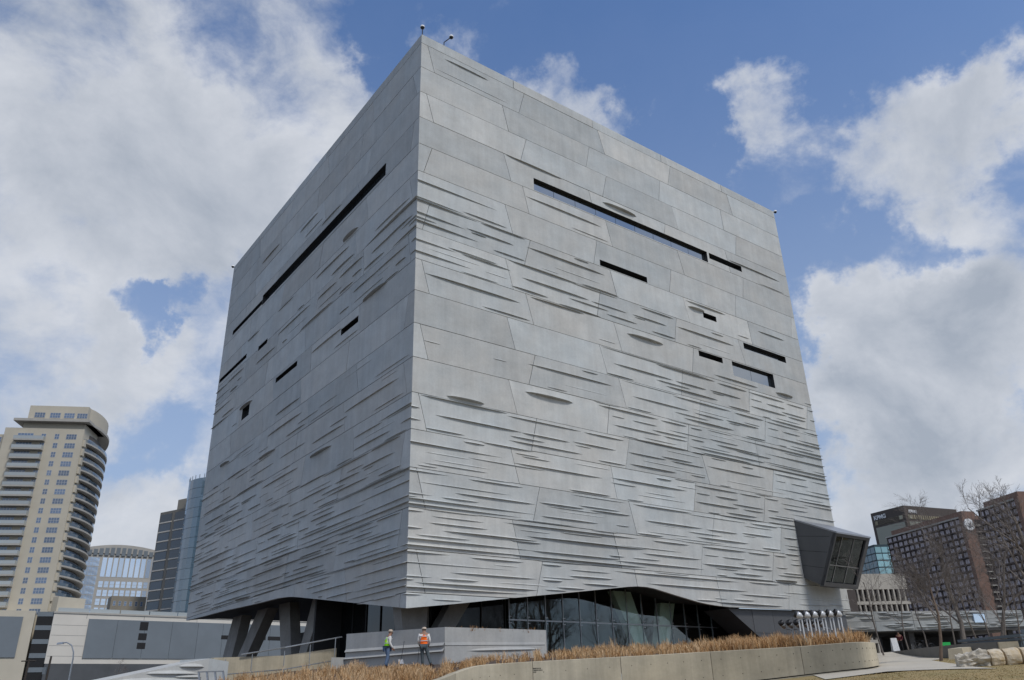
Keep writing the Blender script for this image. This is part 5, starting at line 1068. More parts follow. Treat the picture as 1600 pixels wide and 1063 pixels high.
# office block with a barrel roof
office = thing('office_block', 'pale stone office block with arched roof and gridded windows', 'building', (0, 0, 0))
M_STONE = mat('office_stone', (0.42, 0.40, 0.36), .8, .06, .1); M_PALEG = glass_coated('pale_office_glass', (0.50, 0.62, 0.78), .35)
fo = Frame(pol(-29.2, 430), pol(-23.4, 430)); OW = fo.L
part_box(fo, 'wall', M_STONE, office, 0, OW, 20, 68.0, -25, 0)
mb = MB(); n = 18; v = []
for i in range(n + 1):
    u = OW * i / n; z = 68.0 + 4.2 * math.sin(math.pi * (.06 + .88 * i / n)); v += [fo.p(u, 68.0, .4), fo.p(u, z, .4), fo.p(u, z, -25), fo.p(u, 68.0, -25)]
mb.add(v, [(i * 4 + j, i * 4 + 4 + j, i * 4 + 4 + (j + 1) % 4, i * 4 + (j + 1) % 4) for i in range(n) for j in range(4)] + [(0, 1, 2, 3), tuple(4 * n + j for j in range(4))]); arch = mb.build('arched_roof', M_SLAB, office)
for i in range(n):
    u0 = OW * i / n + .35; u1 = OW * (i + 1) / n - .35; h0 = 68.0 + 4.2 * math.sin(math.pi * (.06 + .88 * (i + .5) / n)) - 1.4
    part_box(fo, 'louvre', M_GREYP, arch, u0, u1, 67.0, max(h0, 68.4), .4, .55)
ow_t = unit_window(2.1, 9.0, 1, 1, .12).mesh('window', [M_STONE, M_PALEG]); ow_s = unit_window(2.0, 3.0, 1, 2, .10).mesh('window', [M_STONE, M_PALEG])
ow_g = unit_window(5.4, 4.1, 4, 2, .10).mesh('window', [M_WFRAME, M_PALEG])
for i in range(12):
    u = 14.3 + 2.42 * i
    place(fo, ow_t, 'window', office, u, 57.2, .02)
    for k in range(8): place(fo, ow_s, 'window', office, u, 52.4 - 3.95 * k, .02)
for k in range(10): place(fo, ow_g, 'window', office, 7.8, 62.0 - 4.3 * k, .02)
for k in range(10): place(fo, ow_s, 'window', office, 4.6, 62.0 - 4.3 * k, .02)
for k in range(9): place(fo, ow_s, 'window', office, 1.6, 62.0 - 4.3 * k, .02)
# brown building mirrored in the office glass, its reflection built as a solid block
low = thing('reflection_block', 'reflection of a brown building on the office, built as a block with dark windows', 'building', (0, 0, 0))
fl = Frame(pol(-26.4, 400), pol(-24.4, 402)); part_box(fl, 'wall', mat('brown_reflection', (.27, .245, .20), .85, .1, .2), low, 0, fl.L, 20, 45.5, -10, 0)
wl_ = unit_window(1.1, 2.0, 1, 2, .1).mesh('window', [M_WFRAME, M_BLUEG])
for i in range(6):
    for k in range(4): place(fl, wl_, 'window', low, .9 + 2.2 * i, 41.4 - 3.9 * k, .02)

# dark glass tower with white spandrels, and a curved blue one beside it
dk = thing('dark_tower', 'narrow dark glass tower with pale spandrels left of the museum', 'building', (0, 0, 0))
M_DKG = glass_dark('dark_tower_glass', (0.016, 0.030, 0.048), .05, .6, .5)
fd = Frame(pol(-24.35, 385), pol(-22.9, 372)); fd2 = Frame(pol(-25.3, 402), pol(-24.35, 385))
M_TAN = mat('tan_panel', (.30, .27, .22), .8, .06, .2)
M_TAN2 = mat('dark_tan_panel', (.20, .185, .16), .8, .06, .2)
part_box(fd, 'wall', M_TAN2, dk, 0, fd.L + 3, 10, 79.5, -14, 0); part_box(fd, 'upper_wall', M_TAN, dk, 8.2, fd.L + 3, 79.5, 84.5, -12, -2)
for k in range(15):
    z = 75.0 - 4.1 * k
    part_box(fd, 'window_band', M_DKG, dk, .9, 8.2, z, z + 3.3, 0, .12); part_box(fd, 'window_band', M_DKG, dk, 10.4, fd.L + 1, z, z + 3.3, 0, .12)
    part_box(fd, 'spandrel', M_GARW, dk, .6, 8.5, z - .62, z - .1, 0, .3); part_box(fd, 'spandrel', M_GARW, dk, 10.2, fd.L + 1, z - .62, z - .1, 0, .3)
bl = thing('curved_glass_tower', 'curved blue glass tower touching the left edge of the museum', 'building', (0, 0, 0))
M_BLT = glass_dark('blue_tower_glass', (0.10, 0.16, 0.21), .06, .9, .10)
c = pol(-20.6, 365); RB = 14.5
for k in range(19):
    z0 = 10 + 4.15 * k
    mb = MB(); v = []
    for j in range(15):
        a = R(165 + 11 * j); v += [c + Vector((RB * math.cos(a), RB * math.sin(a), z0 + .06)), c + Vector((RB * math.cos(a), RB * math.sin(a), z0 + 4.09))]
    mb.add(v, [(2 * j, 2 * j + 2, 2 * j + 3, 2 * j + 1) for j in range(14)]); mb.build('glass_storey', M_BLT, bl)
mb = MB(); mb.lathe([(RB - .25, 5), (RB - .25, 88.9), (RB - 1.5, 89.0)], 32, Matrix.Translation(c)); mb.build('core', M_GREYP, bl)
for j in range(16):
    a = R(165 + 10 * j); mb = MB(); mb.obox(c + Vector((RB * math.cos(a), RB * math.sin(a), 88.9)), Vector((.2, 0, 0)), Vector((0, .2, 0)), UP * 1.6); mb.build('roof_fin', M_GREYP, bl)

# street lamp and poles at the lower left
lamp = thing('street_lamp', 'grey street lamp with curved arm before the white garage', 'street lamp', pol(-27.9, 120, -1.0))
mb = MB(); mb.tube(((0, 0, 0), (.0, 0, 7.0), (-.1, 0, 7.8), (-.5, 0, 8.6), (-1.2, 0, 8.95), (-1.7, 0, 8.9)), (.13, .09, .08, .07, .07, .07), 7); mb.build('pole', M_ALU, lamp)
mb = MB(); mb.hexa(((-2.4, -.16, 8.72), (-1.6, -.16, 8.78), (-1.6, .16, 8.78), (-2.4, .16, 8.72), (-2.3, -.12, 8.95), (-1.6, -.1, 9.02), (-1.6, .1, 9.02), (-2.3, .12, 8.95))); mb.build('lamp_head', M_ALU, lamp)
mb = MB(); mb.box(-.62, -.1, 2.0, -.18, -.06, 4.1); mb.build('sign_board', mat('sign_blue', (.25, .33, .42), .5), lamp)
mb = MB(); mb.box(-.62, -.11, 3.6, -.18, -.1, 4.1); mb.build('sign_header', M_WHITE, lamp)
M_POLE = mat('wood_pole', (.055, .045, .038), .9, .2, 4)
for i, (az, d_, h_, lb) in enumerate(((-30.25, 150, 8.4, 'dark pole with a crossarm at the far lower left'), (-29.15, 150, 8.9, 'dark bare pole beside the stair strip of the garage'))):
    t = thing('utility_pole', lb, 'pole', pol(az, d_, -1.0), 0, 'poles before the garage')
    mb = MB(); mb.tube(((0, 0, 0), (.25, 0, h_)), (.2, .15), 7); mb.build('shaft', M_POLE, t)
    if i == 0: mb = MB(); mb.tube(((-.9, 0, h_ - .2), (1.3, 0, h_ - .2)), .09, 5); mb.build('crossarm', M_POLE, t)
    else: mb = MB(); mb.box(-.55, -.2, h_ - 2.6, -.1, .2, h_ - 1.6); mb.build('transformer', M_GREYP, t)
# ------------------------------------------------------------------ the city behind: right side
M_KB = mat('kpmg_bronze', (.075, .058, .048), .6, .08, .2); M_KG = glass_dark('bronze_glass', (.24, .24, .18), .2, .5, .06)
kp = thing('sign_tower', 'dark bronze office tower with white letters near its top', 'building', (0, 0, 0))
KC, KL_, KR_ = pol(25.96, 650), pol(23.93, 669), pol(28.9, 691); KT = 122.0
for fr, first in ((Frame(KL_, KC), True), (Frame(KC, KR_), False)):
    part_box(fr, 'wall', M_KB, kp, 0, fr.L, 5, KT, -6 if first else -7, 0)
    part_box(fr, 'glass_field', M_KG, kp, 2.6, fr.L - 1.6, 20, KT - 11.5, 0, .25)
    part_box(fr, 'vent_band', mat('vent_band', (.30, .26, .17), .8, .3, 1.5), kp, 2.6, fr.L - 2.2, KT - 9.6, KT - 6.6, 0, .2)
    nb = 20
    for i in range(nb):
        u = 5.2 + (fr.L - 10.5) * i / nb; part_box(fr, 'louvre', M_KB, kp, u, u + .6, KT - 9.5, KT - 6.7, .2, .4)
    part_box(fr, 'corner_light', mat('pale_panel', (.42, .40, .30), .7), kp, 2.8 if not first else fr.L - 5.0, 5.4 if not first else fr.L - 2.4, KT - 9.4, KT - 6.8, .2, .45)
    # lettering
    cu = bpy.data.curves.new('letters', 'FONT'); cu.body = 'KPMG'; cu.size = 6.6; cu.extrude = .15; cu.offset = .22
    to = bpy.data.objects.new('letters_tmp', cu); COL.objects.link(to)
    me = bpy.data.meshes.new_from_object(to.evaluated_get(bpy.context.evaluated_depsgraph_get())); bpy.data.objects.remove(to)
    me.materials.clear(); me.materials.append(M_WHITE)
    t = link('lettering', me, kp); wd = max(v.co.x for v in me.vertices); k = (8.4 if not first else 11.0) / wd
    t.scale = (k, k, k)
    d_ = fr.d; rot = math.atan2(d_.y, d_.x); t.rotation_euler = (R(90), 0, rot)
    t.location = fr.p(3.4 if not first else 2.6, KT - (5.2 if not first else 5.6), .5)
mb = MB(); mb.add([KL_ + UP * KT, KC + UP * KT, KR_ + UP * KT, KR_ + (KL_ - KC) + UP * KT], [(0, 1, 2, 3)]); mb.build('roof', M_KB, kp)

M_BRK = mat('brown_brick', (.19, .118, .09), .85, .1, .3); M_HSLAB = mat('hotel_slab', (.10, .078, .068), .8, .1, .5); M_CURT = mat('hotel_curtain', (.50, .45, .47), .8, .12, 1.5, rand=.22)
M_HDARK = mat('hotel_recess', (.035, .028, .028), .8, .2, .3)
def hotel(label, A, B_, ZT, ncol, nrow, fh, side_len, emblem=False, inner=True):
    h = thing('hotel', label, 'building', (0, 0, 0), 0, 'brown hotel slabs at the right')
    fr = Frame(A, B_); L_ = fr.L
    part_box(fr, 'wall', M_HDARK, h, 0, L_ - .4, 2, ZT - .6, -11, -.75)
    part_box(fr, 'roof_parapet', M_BRK, h, 2.0, L_, ZT + .3, ZT + 3.0, -10, -2.2)
    part_box(fr, 'roof_slab', M_SLAB, h, -.6, L_ + .1, ZT - .6, ZT + .1, -11, .3)
    bw = L_ / ncol
    cm = MB(); cm.box(0, 0, 0, bw * .62, .1, fh - 1.0); cm.m = 1; cm.box(bw * .30, -.03, .1, bw * .34, 0, fh - 1.2); cm = cm.mesh('window', [M_CURT, M_HSLAB])
    fin = MB(); fin.box(0, -.0, 0, .28, 1.5, nrow * fh); fin = fin.mesh('fin', M_HSLAB)
    for i in range(ncol + 1): place(fr, fin, 'fin', h, min(L_ - .3, bw * i), ZT - .6 - nrow * fh, .0)
    for k in range(nrow):
        z = ZT - .6 - fh * (k + 1)
        part_box(fr, 'balcony_slab', M_HSLAB, h, -.3, L_ + .05, z - .18, z + .42, -1.4, .35)
        for i in range(ncol):
            place(fr, cm, 'window', h, bw * i + .4, z + .45, -.55)
    # brick end wall
    d2 = Vector((-fr.n.y, fr.n.x, 0)); e0 = fr.p(L_ + .05, 0, .4); away = -fr.n
    side = Vector((fr.d.x, fr.d.y, 0)); q = MB()
    dirn = (fr.d * 0.35 - fr.n).normalized()
    fe = Frame(e0, e0 + (fr.d * .90 + (-fr.n) * .43).normalized() * side_len) if False else Frame(e0, e0 - fr.n * side_len)
    mb = MB(); mb.hexa([e0 + UP * 2, e0 + fr.d * 2.2 + UP * 2, e0 + fr.d * 2.2 - fr.n * side_len + UP * 2, e0 - fr.n * side_len + UP * 2, e0 + UP * (ZT + .4), e0 + fr.d * 2.2 + UP * (ZT + .4), e0 + fr.d * 2.2 - fr.n * side_len + UP * (ZT + .4), e0 - fr.n * side_len + UP * (ZT + .4)]); mb.build('end_wall', M_BRK, h)
    f2 = Frame(e0 + fr.d * 2.2, e0 + fr.d * 2.2 - fr.n * side_len)
    s0, s1 = side_len * .42, side_len * .78
    part_box(f2, 'stair_recess', M_HDARK, h, s0, s1, 4, ZT - 1.5, 0, .06)
    for k in range(nrow): part_box(f2, 'stair_balcony', M_SLAB, h, s0 - .2, s1 + .2, ZT - 4.6 - fh * k, ZT - 4.2 - fh * k, .06, 1.0)
    if emblem:
        mb = MB(); c = f2.p(side_len * .17, ZT - 4.2, .6)
        X = f2.d; 
        def disc(r0, o, nm, m, parent):
            m2 = MB(); v = [c + X * r0 * math.cos(2 * math.pi * i / 28) + UP * r0 * math.sin(2 * math.pi * i / 28) + f2.n * o for i in range(28)]; v2 = [q_ - f2.n * .4 for q_ in v]
            m2.add(v + v2, [tuple(range(28)), tuple(reversed(range(28, 56)))] + [(i, (i + 1) % 28, 28 + (i + 1) % 28, 28 + i) for i in range(28)]); return m2.build(nm, m, parent)
        dsk = disc(2.9, .2, 'emblem', M_WHITE, h)
        for a, ln in ((100, 2.2), (70, 2.4), (20, 1.8), (150, 1.5)):
            m2 = MB(); q0 = c + f2.n * .3 - UP * 1.4; q1 = q0 + X * ln * math.cos(R(a)) + UP * ln * math.sin(R(a)); m2.tube((q0, q1), .22, 4); m2.build('emblem_stroke', M_GREYP, dsk)
    return h
hotel('brown hotel slab with a round white emblem on its brick end', pol(24.57, 490), pol(28.94, 450), 75.7, 14, 20, 3.15, 15.5, True)
hotel('brown hotel slab cut by the right edge of the picture', pol(30.04, 418), pol(32.15, 400), 72.4, 7, 20, 3.1, 14)

tl = thing('teal_tower', 'small teal glass tower between the bay and the hotel', 'building', (0, 0, 0))
M_TEALF = mat('teal_mullion', (.03, .055, .065), .6, .1, .5); M_TEAL = glass_dark('teal_glass', (.24, .46, .49), .1, .8, .2); M_TEALD = glass_dark('teal_glass_dark', (.05, .13, .16), .1, .8, .2)
tc_ = pol(23.73, 550); TLT = 81.3
for fr, m in ((Frame(pol(22.3, 572), tc_), M_TEALD), (Frame(tc_, pol(25.6, 560)), M_TEAL)):
    part_box(fr, 'wall', M_TEALF, tl, 0, fr.L, 5, TLT, -8, 0)
    n = max(3, int(fr.L / 3.9)); bw = fr.L / n
    pm = MB(); pm.box(.2, -.15, .2, bw - .2, 0, 3.7); pm = pm.mesh('pane', m)
    for i in range(n):
        for k in range(9): place(fr, pm, 'pane', tl, bw * i, TLT - 1.0 - 4.2 * (k + 1), .05)
lg = MB(); f_ = Frame(pol(22.3, 572), tc_); c = f_.p(f_.L * .35, TLT - 7.5, 1.0)
lg.add([c + f_.d * 2.3 * math.cos(2 * math.pi * i / 20) + UP * 2.3 * math.sin(2 * math.pi * i / 20) for i in range(20)], [tuple(range(20))]); lg.build('round_logo', mat('red_logo', (.45, .03, .04), .5), tl)
lg = MB(); c = c + f_.n * .1 - f_.d * .5; lg.add([c + f_.d * 1.5 * math.cos(2 * math.pi * i / 20) + UP * 1.7 * math.sin(2 * math.pi * i / 20) for i in range(20)], [tuple(range(20))]); lg.build('logo_disc', M_WHITE, tl)

bg_ = thing('beige_block', 'beige concrete block with deep square windows behind the glass bay', 'building', (0, 0, 0))
M_BEI = mat('beige_concrete', (.44, .40, .335), .85, .08, .3)
fb = Frame(pol(19.0, 254), pol(25.15, 270)); BT = 30.8
mbs = 1.62
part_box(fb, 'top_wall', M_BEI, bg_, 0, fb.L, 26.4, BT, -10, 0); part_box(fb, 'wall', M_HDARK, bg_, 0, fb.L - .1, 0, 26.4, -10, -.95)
part_box(fb, 'stair_shaft', M_KB, bg_, fb.L - 20.2, fb.L - 16.8, 8, 26.3, -.9, .2)
fin = MB(); fin.box(0, 0, 0, .42, .95, 22); fin = fin.mesh('fin', M_BEI)
n = int(fb.L / mbs)
for i in range(n + 1): place(fb, fin, 'fin', bg_, min(i * mbs, fb.L - .42), 4.4, .0)
for z in (22.9, 19.4, 15.9, 12.4, 8.9, 5.4): part_box(fb, 'spandrel', M_BEI, bg_, 0, fb.L, z - .75, z + .15, -.95, .06)
pm = MB(); pm.box(0, 0, 0, .55, .06, 2.0); pm = pm.mesh('blind', mat('blind', (.20, .18, .15), .8, .1, 1, rand=.3))
for i in range(n - 16, n):
    for z in (23.3, 19.8): place(fb, pm, 'blind', bg_, i * mbs + .45, z, -.85)

# the museum's low striated wing on the right
M_WING_SHADE = concrete('shaded_wing_concrete', (.30, .32, .325), (.33, .33, .315), .14, .16, .08)  # same concrete as the cube, with the wing's shade put into a darker colour
wing2 = thing('museum_wing', 'low striated concrete wing running right from the cube', 'wing', (0, 0, 0))
WA, WB = pol(20.6, 85.5), pol(30.9, 98)
fw2 = Frame(WA, WB); WLn = fw2.L
random.seed(31)
npn = 5
for i in range(npn):
    u0, u1 = WLn * i / npn + .02, WLn * (i + 1) / npn - .02
    top = lambda u: 6.75; bot = lambda u: 4.85 + .35 * (u / WLn)
    for k, (f0, f1) in enumerate(((0, .5), (.5, 1))):
        mb = MB(); z0a, z1a = bot(u0) + (top(u0) - bot(u0)) * f0 + .012, bot(u0) + (top(u0) - bot(u0)) * f1 - .012; z0b, z1b = bot(u1) + (top(u1) - bot(u1)) * f0 + .012, bot(u1) + (top(u1) - bot(u1)) * f1 - .012
        mb.hexa([fw2.p(u0, z0a, 0), fw2.p(u1, z0b, 0), fw2.p(u1, z0b, -.3), fw2.p(u0, z0a, -.3), fw2.p(u0, z1a, 0), fw2.p(u1, z1b, 0), fw2.p(u1, z1b, -.3), fw2.p(u0, z1a, -.3)])
        for _ in range(7):
            a = random.uniform(u0, u1 - 1); b = min(u1, a + random.uniform(1, 3.5)); z = random.uniform(max(z0a, z0b) + .1, min(z1a, z1b) - .15); v = []
            for j in range(7):
                t_ = j / 6; e = math.sin(math.pi * t_) ** .6; u = a + (b - a) * t_; v += [fw2.p(u, z + .12 * e, .004), fw2.p(u, z, .18 * e + .004), fw2.p(u, z - .02, .004)]
            mb.add(v, [(j * 3 + q_, j * 3 + 3 + q_, j * 3 + 4 + q_, j * 3 + 1 + q_) for j in range(6) for q_ in range(2)])
        mb.build('panel', M_WING_SHADE, wing2)
part_box(fw2, 'deck', M_DARK, wing2, 0, WLn, 5.3, 6.6, -9, -.32)
part_box(fw2, 'soffit', M_DARK, wing2, 0, WLn, 4.9, 5.2, -9, -.05)
part_box(fw2, 'back_wall', M_DARK, wing2, WLn * .5, WLn, 3.0, 5.0, -9, -8.6)
part_box(fw2, 'skylight', M_PALEG, wing2, WLn * .72, WLn * .78, 5.6, 6.4, .02, .2)
for k in range(4): part_box(fw2, 'support', M_DARK, wing2, WLn * (.12 + .27 * k), WLn * (.12 + .27 * k) + .6, 3.0, 4.95, -1.5, -.9)

# low grey wall, railing and furniture beyond the path
lw = thing('garden_wall', 'low dark grey wall curving beyond the path', 'wall', (0, 0, 0))
LWP = [(23.3, 78, 2.75), (24.1, 66, 2.36), (25.3, 57, 2.14), (27.2, 53.5, 2.11), (29.2, 52, 2.08), (30.2, 51.5, 2.06)]
M_LW = concrete('garden_wall_concrete', (.17, .17, .165), (.19, .18, .165), .1, .15)
for (a0, d0, z0), (a1, d1, z1) in zip(LWP, LWP[1:]):
    p0, p1 = pol(a0, d0), pol(a1, d1); fr = Frame(p0, p1); mb = MB()
    b0, b1 = zg(p0.x, p0.y) - .3, zg(p1.x, p1.y) - .3; L_ = fr.L - .02
    mb.hexa([fr.p(0, b0, 0), fr.p(L_, b1, 0), fr.p(L_, b1, -.35), fr.p(0, b0, -.35), fr.p(0, z0, 0), fr.p(L_, z1, 0), fr.p(L_, z1, -.35), fr.p(0, z0, -.35)]); mb.build('wall_section', M_LW, lw)
fr = Frame(pol(29.3, 50.6), pol(30.3, 50.7)); part_box(fr, 'end_pier', M_PLANT, lw, 0, fr.L, .8, 2.0, -.4, 0)
brg = thing('steel_beam_bench', 'blue grey steel beam on posts above the low wall', 'bench', (0, 0, 0))
M_BG = mat('blue_grey_paint', (.12, .15, .18), .5, .1, 3)
fr = Frame(pol(27.2, 54.2), pol(30.5, 51.0)); part_box(fr, 'beam', M_BG, brg, 0, fr.L, 2.22, 2.36, -.35, 0); part_box(fr, 'lower_beam', M_BG, brg, .2, fr.L, 2.08, 2.18, -.3, -.05)
for u in (fr.L * .93, fr.L * .99): part_box(fr, 'leg', M_BG, brg, u - .1, u, .8, 2.06, -.3, -.1)
fr2 = Frame(pol(30.6, 50), pol(34.5, 49.5)); part_box(fr2, 'seat', M_BG, brg, 0, fr2.L, 2.30, 2.52, -.5, 0); part_box(fr2, 'leg', M_BG, brg, .6, .72, .8, 2.28, -.4, -.1)
sb = thing('notice_board', 'white folding notice board on the plaza', 'sign', pol(23.72, 84, zg(*pol(23.72, 84).xy)))
mb = MB(); mb.hexa(((-.3, -.25, 0), (.3, -.25, 0), (.3, -.21, 0), (-.3, -.21, 0), (-.27, -.02, 1.25), (.27, -.02, 1.25), (.27, .01, 1.25), (-.27, .01, 1.25))); mb.build('front_board', M_WHITE, sb)
mb = MB(); mb.hexa(((-.3, .25, 0), (.3, .25, 0), (.3, .28, 0), (-.3, .28, 0), (-.27, .015, 1.25), (.27, .015, 1.25), (.27, .04, 1.25), (-.27, .04, 1.25))); mb.build('rear_board', M_WHITE, sb)
gs = thing('green_sign', 'small bright green sign by the low wall', 'sign', pol(26.55, 68, 1.75)); mb = MB(); mb.box(-.32, 0, .75, .32, .05, 1.1); mb.build('board', mat('green_sign', (.02, .42, .09), .5), gs)
mb = MB(); mb.box(-.03, .05, 0, .03, .1, 1.05); mb.build('post', M_BLACK, gs)
# bicycles
def bicycle():
    t = thing('bicycle', 'dark bicycle parked on the plaza behind the low wall', 'bicycle', (0, 0, 0), 0, 'bicycles parked on the plaza')
    for x in (-.52, .52):
        mb = MB(); mb.tube([(x + .33 * math.cos(2 * math.pi * i / 20), 0, .34 + .33 * math.sin(2 * math.pi * i / 20)) for i in range(21)], .022, 5, False); w_ = mb.build('wheel', M_BLACK, t)
        mb = MB()
        for k in range(8): mb.tube(((x, 0, .34), (x + .32 * math.cos(k * math.pi / 4), 0, .34 + .32 * math.sin(k * math.pi / 4))), .004, 3)
        mb.build('spokes', M_STEEL, w_)
    mb = MB()
    for a, b in (((-.52, .34), (-.12, .30)), ((-.12, .30), (-.24, .82)), ((-.22, .78), (.36, .80)), ((-.12, .30), (.38, .74)), ((-.52, .34), (-.22, .76)), ((.52, .34), (.36, .92))): mb.tube(((a[0], 0, a[1]), (b[0], 0, b[1])), .02, 5)
    mb.build('frame', M_BLKC, t)
    mb = MB(); mb.tube(((.34, -.24, 1.0), (.36, 0, .95), (.34, .24, 1.0)), .015, 5); mb.build('handlebar', M_BLACK, t)
    mb = MB(); mb.ball((-.25, 0, .88), (.13, .07, .035), 8, 5); mb.build('saddle', M_BLACK, t); return t
bk = bicycle(); bk.location = pol(25.45, 84, zg(*pol(25.45, 84).xy)); bk.rotation_euler = (0, 0, .15); bk['label'] = 'dark bicycle parked on the plaza, the one nearer the hotel side'
b2 = copy_tree(bk); b2.location = pol(24.95, 85, zg(*pol(24.95, 85).xy)); b2.rotation_euler = (0, 0, .5); b2['label'] = 'dark bicycle parked on the plaza, the one nearer the visitor'

# petrified log in sections on the lawn
random.seed(44)
M_LOG = mat('petrified_wood', (.60, .55, .46), .8, .3, 5.0, bump=1.0, bscale=12, col2=(.30, .265, .21))
M_LOGE = mat('petrified_bark', (.62, .56, .46), .85, .2, 4.0, bump=.8, bscale=14, col2=(.50, .38, .22))
log = thing('petrified_log', 'pale petrified log cut into sections lying on the lawn', 'log', (0, 0, 0))
LA = gnd(1497, 1043.5); LB = gnd(1640, 1035.5); dl_ = (LB - LA); LT = dl_.length; dl_.normalize()
def log_piece(s0, s1, r0, r1, rough, m, lift=0.0):
    mb = MB(); n = 26; K = 8; v = []
    side = Vector((-dl_.y, dl_.x, 0)).normalized(); upv = side.cross(dl_); upv = upv if upv.z > 0 else -upv
    for i in range(K + 1):
        t = i / K; c = LA + dl_ * (s0 + (s1 - s0) * t); rr = r0 + (r1 - r0) * t; c = Vector((c.x, c.y, zg(c.x, c.y) + rr * .82 + lift))
        if i in (0, K): rr *= .93
        for j in range(n):
            a = 2 * math.pi * j / n; k = rr * (1 + rough * (mnoise.noise(Vector((math.cos(a) * 1.7, math.sin(a) * 1.7, (s0 + (s1 - s0) * t) * 2.0))) + .6 * mnoise.noise(Vector((math.cos(a) * 5, math.sin(a) * 5, (s0 + (s1 - s0) * t) * 6.0)))))
            v.append(c + side * k * math.cos(a) + upv * k * math.sin(a))
    mb.add(v, [(i * n + j, i * n + (j + 1) % n, (i + 1) * n + (j + 1) % n, (i + 1) * n + j) for i in range(K) for j in range(n)] + [tuple(reversed(range(n))), tuple(K * n + j for j in range(n))])
    mb.build('log_section', m, log)
s = 0.0; k = 0
specs = [(1.15, .22, .34, .75, M_LOG), (.50, .33, .34, .16, M_LOGE), (.56, .34, .34, .14, M_LOGE), (.66, .34, .34, .12, M_LOGE), (.38, .34, .34, .14, M_LOGE), (.62, .34, .36, .14, M_LOGE), (.58, .42, .48, .2, M_LOGE), (.9, .44, .46, .22, M_LOGE), (1.0, .42, .40, .2, M_LOGE)]
for ln, r0, r1, rg, m in specs: log_piece(s, s + ln, r0, r1, rg, m); s += ln + .09
stn = thing('stone_slab', 'flat grey stone slab behind the petrified log', 'stone', (0, 0, 0)); a, b = gnd(1508, 1030), gnd(1552, 1024)
fr = Frame(a, b); mb = MB(); mb.hexa([fr.p(0, a.z, 0), fr.p(fr.L, b.z, 0), fr.p(fr.L, b.z, -.8), fr.p(0, a.z, -.8), fr.p(.1, a.z + .55, -.06), fr.p(fr.L - .1, b.z + .58, -.06), fr.p(fr.L - .1, b.z + .6, -.75), fr.p(.1, a.z + .55, -.75)]); mb.build('slab', M_PLANT, stn)

# ------------------------------------------------------------------ bare winter trees
M_BARK = mat('grey_bark', (.15, .13, .115), .9, .25, 6, bump=.6, bscale=25); M_TWIG = mat('twigs', (.19, .165, .15), .9, .2, 4)
M_BARK2 = mat('brown_bark', (.17, .125, .095), .9, .25, 5, bump=.6, bscale=25)
def bare_tree(name, label, loc, H, seed, spread=.5, bark=None, levels=4, dens=1.0, trunk_r=.1, lean=(0, 0), group=None, fork=.3, upright=.55):
    rs = random.Random(seed); t = thing(name, label, 'tree', loc, 0, group); tr = MB(); cr = MB()
    def grow(mb, p, d, ln, r0, lvl):
        seg = 4 if lvl < 2 else 3; pts = [p.copy()]; rads = [r0]; dd = d.copy()
        for i in range(seg):
            dd = (dd + Vector((rs.gauss(0, .12), rs.gauss(0, .12), rs.gauss(.04, .08)))).normalized(); p = p + dd * ln / seg; pts.append(p.copy()); rads.append(max(.006, r0 * (1 - .62 * (i + 1) / seg)))
        mb.tube(pts, rads, 6 if lvl == 0 else (5 if lvl == 1 else 3), False)
        if lvl >= levels: return
        n = int((7, 7, 6, 5, 3)[lvl] * dens)
        for k in range(n):
            f_ = fork + (1 - fork) * (k + rs.random()) / n if lvl == 0 else .15 + .85 * (k + rs.random()) / n
            x = f_ * seg; i = min(seg - 1, int(x)); q = pts[i].lerp(pts[i + 1], x - i); rr = rads[i] + (rads[i + 1] - rads[i]) * (x - i)
            a = rs.uniform(0, 2 * math.pi); base = (pts[i + 1] - pts[i]).normalized(); o = base.orthogonal().normalized(); o = (Matrix.Rotation(a, 3, base) @ o)
            nd = (base * upright + o * spread + UP * .18).normalized()
            grow(cr, q, nd, ln * rs.uniform(.42, .68) * (1.05 - .35 * f_), max(.008, rr * .55), lvl + 1)
    grow(tr, Vector((0, 0, -.1)), Vector((lean[0], lean[1], 1)).normalized(), H, trunk_r, 0)
    tr.build('trunk', bark or M_BARK, t, True); cr.build('crown', M_TWIG, t); return t
def at_ground(az, d): p = pol(az, d); return Vector((p.x, p.y, zg(p.x, p.y)))
bare_tree('bare_tree', 'slender bare tree with a brown trunk standing on the lawn by the path', at_ground(26.05, 49), 4.7, 6, .60, M_BARK2, 4, 1.25, .09, (.06, 0), None, .34, .85)
bare_tree('bare_tree', 'large bare tree cut by the right edge of the picture', at_ground(32.3, 62), 8.6, 9, .55, M_BARK, 4, 1.1, .24, (-.03, 0), None, .25)
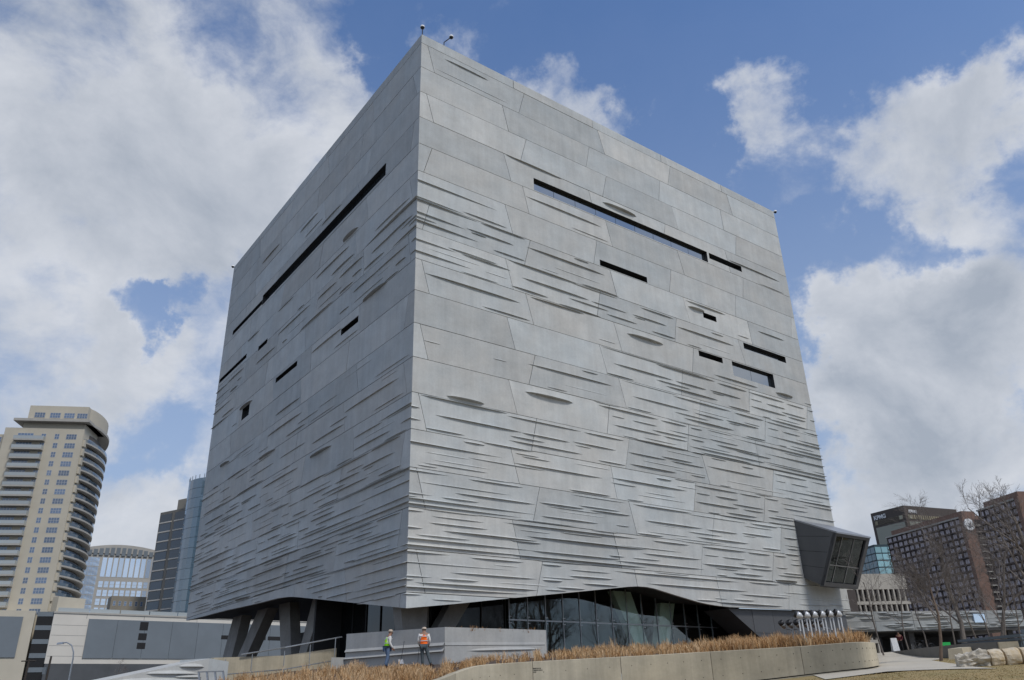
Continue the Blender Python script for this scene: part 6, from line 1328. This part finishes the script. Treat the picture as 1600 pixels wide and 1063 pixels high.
bare_tree('bare_tree', 'dark bare tree rising behind the low wall before the hotel', at_ground(27.5, 80), 9.0, 14, .66, M_BARK, 4, 1.2, .2, (0, 0), None, .22)
bare_tree('bare_tree', 'bare tree between the two hotels', at_ground(29.4, 82), 8.0, 23, .6, M_BARK, 4, 1.1, .16, (0, 0), None, .22)
random.seed(2)
for i, (az, d_, h_) in enumerate(((23.0, 66, 5.2), (24.45, 76, 5.0), (25.5, 80, 5.6), (28.3, 70, 4.4), (28.9, 72, 4.2), (29.7, 70, 4.5), (30.4, 73, 4.2), (27.0, 74, 4.6))):
    lb = ('thin bare sapling right beside the end of the planter wall', 'thin bare sapling beside the visitor in maroon', 'thin bare sapling behind the bicycles', 'thin bare sapling first in the row behind the steel beam', 'thin bare sapling second in the row behind the steel beam', 'thin bare sapling third in the row behind the steel beam', 'thin bare sapling last in the row behind the steel beam', 'thin bare sapling beside the green sign')[i]
    bare_tree('sapling', lb, at_ground(az, d_), h_, 50 + i, .5, M_BARK, 3, .9, .065, (-.05, 0), 'young trees on the plaza', .35)
# park trees off to the right that the lobby glass mirrors
src = None
for i, (x, y, h_) in enumerate(((58, 30, 12), (70, 38, 13), (64, 18, 12), (80, 24, 14), (52, 43, 11), (88, 40, 15), (74, 6, 14), (95, 12, 15), (62, 46, 12), (90, 28, 15))):
    p = Vector((x, y, zg(x, y)))
    if src is None: src = bare_tree('park_tree', 'bare park tree mirrored in the lobby glass', p, h_, 77, .62, M_BARK, 4, 1.2, .3, (0, 0), 'park trees mirrored in the lobby glass', .22)
    else: c_ = copy_tree(src); c_.location = p; c_.rotation_euler = (0, 0, i * 1.3); c_.scale = (h_ / 12,) * 3
# shrubs against the garage
for i, (az, d_, s_, lb) in enumerate(((-25.1, 140, 1.0, 'leafless shrub before the dark garage base'), (-29.9, 145, 1.2, 'leafless shrub between the two poles'))):
    bare_tree('bare_shrub', lb, pol(az, d_, 2.2 if i == 0 else -1.0), 3.4 * s_, 90 + i, .8, M_BARK, 3, 1.3, .08, (0, 0), 'leafless shrubs before the garage', .05, .4)
